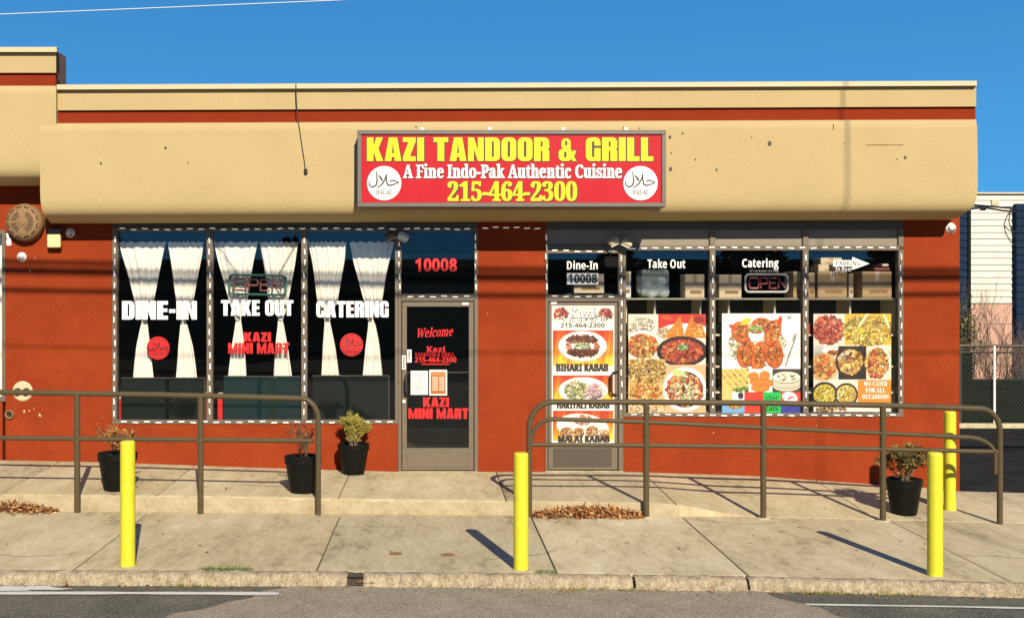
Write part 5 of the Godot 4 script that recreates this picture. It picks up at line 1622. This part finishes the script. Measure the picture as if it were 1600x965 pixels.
	for lp in [[[1582, 326], [1573, 340], [1569.5, 352], [1572, 364], [1580, 378], [1590, 384]], [[1580, 327], [1577, 345], [1582, 362], [1590, 374]], [[1570, 353], [1578, 360], [1590, 361.5]]]:
		var pts := []
		for q in lp: pts.append(P(q[0], q[1], zc - .1))
		put(cb, "cable_loop", Mb.new().tube(pts, .013, 6), M.cable)
	# leafless shrubs behind the fence
	var g := RandomNumberGenerator.new()
	g.seed = 31
	var nb := 0
	for s in [[1540, -9.0, 1.15, "leafless twiggy shrub behind fence, tallest before the white boards"], [1575, -9.4, .9, "leafless twiggy shrub behind fence, leaning toward the dark shed"], [1525, -9.2, .8, "leafless low shrub behind fence beside the dark wing"], [1560, -8.6, .7, "leafless low shrub close behind the white fence post"]]:
		var b := Vector3(X(s[0], s[1]), -.3, s[1])
		var t2 := thing("bare_shrub", s[3], "shrub", b, "leafless shrubs behind the fence")
		var mb := Mb.new()
		var tips := []
		for i in 7:
			var a := TAU * i / 7.0
			twigs(mb, tips, Vector3(cos(a), 0, sin(a)) * .08, Vector3(cos(a) * .38, 1, sin(a) * .3).normalized(), s[2] * g.randf_range(.8, 1.2), .014, 4, g, .5, 4)
		part(t2, "branches", mb.mesh(), M.bark if nb % 2 == 0 else M.twig)
		nb += 1
	var iv := thing("ivy", "yellowing ivy clump hanging on the dark wing above the fence", "ivy", P(1508, 520, -8.4))
	var lv := Mb.new()
	var lv2 := Mb.new()
	for i in 1300:
		var p := Vector3(g.randfn() * .16, g.randfn() * .30, g.randfn() * .1)
		var d := unit(g)
		(lv if i % 6 else lv2).leaf(p, d, d.cross(unit(g)).normalized(), .045, .03)
	part(iv, "foliage", lv.mesh(), M.evergreen).set_meta("kind", "stuff")
	part(iv, "yellow_foliage", lv2.mesh(), M.leaf_gold).set_meta("kind", "stuff")
	var ivs := Mb.new()
	for i in 5: ivs.tube([Vector3(-.2 + i * .1, -1.6, 0), Vector3(-.15 + i * .08, -.6, .05), Vector3(-.2 + i * .1, .3, 0)], .012, 5)
	part(iv, "vine_stems", ivs.mesh(), M.bark)

# ------------------------------------------------------------------ the street around, seen in shadows and in the glass
func cable_between(label: String, pts: Array, r: float, group: String) -> void:
	var t := thing("overhead_cable", label, "cable", pts[0], group)
	put(t, "wire", Mb.new().tube(pts, r, 7), M.cable)
func build_street() -> void:
	# telephone and power cables along the near kerb; their shadows cross the shopfront
	var zc := 7.0
	var lift := .622 * zc
	for e in [[2.66, 2.56, .026, "thin overhead cable on street poles, topmost of the kerb-side bundle"], [2.545, 2.46, .046, "thick overhead cable on street poles in the middle of the bundle"], [2.29, 2.24, .028, "overhead cable on street poles, lowest of the kerb-side bundle"], [1.575, 1.50, .009, "very thin drop wire slung under the kerb-side cables"]]:
		var pts := []
		for i in 25:
			var f := i / 24.0
			var x: float = lerpf(-17.0, 19.0, f)
			var y: float = lerpf(e[0] + .14, e[1] + .10, (x + 5.0) / 12.0) + lift + .0012 * (x - 1.0) * (x - 1.0) - .12
			pts.append(Vector3(x, y, zc))
		cable_between(e[3], pts, e[2], "overhead cables")
	cable_between("single overhead cable crossing the street toward far pole", [Vector3(5.1 + .235 * 6.5, 9.5, 7.0), Vector3(5.1 + .235 * 15.5, 9.55, 16.0), Vector3(5.1 + .235 * 24.5, 9.9, 25.0)], .012, "overhead cables")
	cable_between("pale thin wire high in the sky above the taller shop unit", [P(-500, 40, -10), P(0, 22, -10), P(270, 11, -10), P(530, 0, -10), P(1100, -30, -10)], .009, "overhead cables")
	(get_child(get_child_count() - 1).get_child(0) as MeshInstance3D).material_override = M.white
	for x in [-17.0, 19.0]:
		var t := thing("utility_pole", "brown timber utility pole carrying the cable bundle, %s end" % ["taller shop unit" if x < 0 else "driveway"], "pole", Vector3(x, -.4, zc), "utility poles")
		part(t, "shaft", Mb.new().tube([Vector3.ZERO, Vector3(0, 5, 0), Vector3(0, 10.4, 0)], [.16, .14, .11], 12).mesh(), M.bark)
		part(t, "cross_arm", Mb.new().box(Vector3(0, 9.6, 0), Vector3(.1, .12, 2.0), Basis(), .01).mesh(), M.bark)
	var fp := thing("utility_pole", "timber utility pole across the street", "pole", Vector3(5.1 + .235 * 24.5, -.4, 25.0), "utility poles")
	part(fp, "shaft", Mb.new().tube([Vector3.ZERO, Vector3(0, 10.8, 0)], [.16, .11], 12).mesh(), M.bark)
	# what the panes mirror: a low shop row and evergreens over the road
	structure("unseen_dark_lot", Mb.new().quad_at(-60, 60, 20.0, 60.0, -.28), M.lot)  # unseen ground, made dark so the lower panes mirror less light
	var fb := thing("brick_building", "low dark brick building across the street, mirrored in the panes", "building", Vector3(-3, -.3, 44))
	put(fb, "wall", Mb.new().span(Vector3(-26, -.4, 44), Vector3(30, 4.4, 54)), M.brick)
	put(fb, "roof_edge", Mb.new().span(Vector3(-26.2, 4.4, 43.7), Vector3(30.2, 4.65, 54)), M.dark)
	for i in 9:
		put(fb, "window", Mb.new().span(Vector3(-23 + i * 5.6, .6, 43.96), Vector3(-20 + i * 5.6, 3.0, 44.0 - .001)), M.dark)
	var g := RandomNumberGenerator.new()
	g.seed = 77
	for s in [[-16, 38, 6.0], [-7, 40, 5.6], [9, 39, 6.0], [15, 37, 6.6], [23, 40, 6.0]]:
		var t := thing("street_tree", "dark evergreen across the road, %s" % {-16: "outermost facing the taller unit", -7: "facing the curtained windows", 9: "beside the far utility pole", 15: "tallest of its row", 23: "outermost facing the driveway"}[s[0]], "tree", Vector3(s[0], -.3, s[1]), "trees across the road")
		var tr := Mb.new()
		tr.tube([Vector3.ZERO, Vector3(.1, s[2] * .5, 0), Vector3(0, s[2] * .95, .1)], [.2, .14, .03], 8)
		part(t, "trunk", tr.mesh(), M.bark)
		var cr := Mb.new()
		for i in 2600:
			var h := g.randf()
			var y: float = s[2] * (.18 + .84 * h)
			var rad: float = s[2] * .34 * sqrt(max(0.0, 1.0 - h * h)) * (.7 + .3 * sin(h * 19.0 + s[0])) * pow(g.randf(), .4)
			var a := g.randf() * TAU
			var p := Vector3(cos(a) * rad, y, sin(a) * rad)
			var d := (unit(g) + Vector3(cos(a), -.2, sin(a))).normalized()
			cr.leaf(p, d, d.cross(unit(g)).normalized(), .42, .22)
		part(t, "crown", cr.mesh(), M.evergreen)

# ------------------------------------------------------------------ leaves and weeds
func build_litter() -> void:
	var g := RandomNumberGenerator.new()
	g.seed = 5
	var piles := [["drift of dry brown leaves against step under the ramp railing", 835, 1003, 2.06, .10, 1900], ["drift of dry brown leaves against step before the round cover plate", -160, 82, 2.08, .11, 1400]]
	for p in piles:
		var t := thing("leaf_pile", p[0], "leaves", Vector3(X((p[1] + p[2]) / 2.0, p[3]), lower(X(p[1], p[3]), p[3]), p[3]))
		t.set_meta("kind", "stuff")
		for m in 4:
			var mb := Mb.new()
			for i in int(p[5] / 4):
				var f := g.randf()
				var x: float = lerpf(X(p[1], p[3]), X(p[2], p[3]), f)
				var z: float = p[3] - .13 + absf(g.randfn()) * .07
				var hump: float = p[4] * exp(-pow((z - p[3] + .10) / .11, 2.0)) * sqrt(sin(PI * clamp(f, .02, .98))) * g.randf()
				var d := unit(g)
				d.y = d.y * .5
				mb.leaf(Vector3(x, lower(x, z) + .012 + hump, z), d.normalized(), d.cross(Vector3.UP + unit(g) * .6).normalized(), g.randf_range(.025, .075), g.randf_range(.012, .04))
			put(t, "leaves", mb, M.leaf_dry[m]).set_meta("kind", "stuff")
	# stray leaves on the slabs and in the gutter
	var st := thing("stray_leaves", "stray dry leaves scattered on pavement and along the gutter", "leaves", Vector3(0, -.3, ZK + .25))
	st.set_meta("kind", "stuff")
	for m in 4:
		var mb := Mb.new()
		for i in 90:
			var x := g.randf_range(-6, 7)
			var z := ZK + .19 + absf(g.randfn()) * .06
			var y := on(kerb_line, x) - .085
			if i < 34:
				z = g.randf_range(.1, 4.3); x = g.randf_range(-5.5, 6.6); y = level(x, z) + .008
			elif i < 50:
				x = X(575, ZK) + g.randfn() * .09; z = ZK + .06 + g.randf() * .1; y = on(kerb_line, x) - .06
			var d := Vector3(g.randfn(), g.randfn() * .12, g.randfn()).normalized()
			mb.leaf(Vector3(x, y, z), d, d.cross(Vector3.UP).normalized(), g.randf_range(.025, .06), g.randf_range(.014, .03))
		put(st, "leaves", mb, M.leaf_dry[m + (1 if m > 2 else 0)]).set_meta("kind", "stuff")
	# weeds at the back of the kerb
	for s in [[355, 40, "tuft of weeds in the kerb joint before the TAKE OUT window"], [855, 16, "small tuft of weeds beside the middle kerb bollard"], [320, 10, "tiny weed in the kerb gap right of the DINE-IN bollard"]]:
		var x := X(s[0], ZK)
		var t := thing("weed_tuft", s[2], "weeds", Vector3(x, on(kerb_line, x), ZK - .02))
		t.set_meta("kind", "stuff")
		var mb := Mb.new()
		for i in s[1] * 5:
			var px: float = g.randf_range(-1, 1) * s[1] * .0055
			mb.leaf(Vector3(px, -.01, g.randf_range(-.03, .03)), Vector3(g.randfn() * .7, 1, g.randfn() * .6).normalized(), Vector3(1, 0, g.randfn()).normalized(), g.randf_range(.02, .06), .008)
		part(t, "blades", mb.mesh(), M.grass).set_meta("kind", "stuff")
	var gb := thing("gutter_weeds", "thin withered weeds along foot of the kerb", "weeds", Vector3(0, -.3, ZK + .19))
	gb.set_meta("kind", "stuff")
	for m in 2:
		var mb := Mb.new()
		for c in [[300, 60], [890, 40], [990, 30], [1290, 80], [725, 20], [1400, 40]]:
			for i in c[1]:
				var x: float = X(c[0], ZK + .19) + g.randfn() * .16
				mb.leaf(Vector3(x, on(kerb_line, x) - .10, ZK + .185 + g.randf_range(-.01, .03)), Vector3(g.randfn() * .9, 1, g.randfn() * .7).normalized(), Vector3(1, 0, g.randfn()).normalized(), g.randf_range(.02, .055), .008)
		put(gb, "blades", mb, M.grass if m else M.leaf_gold).set_meta("kind", "stuff")
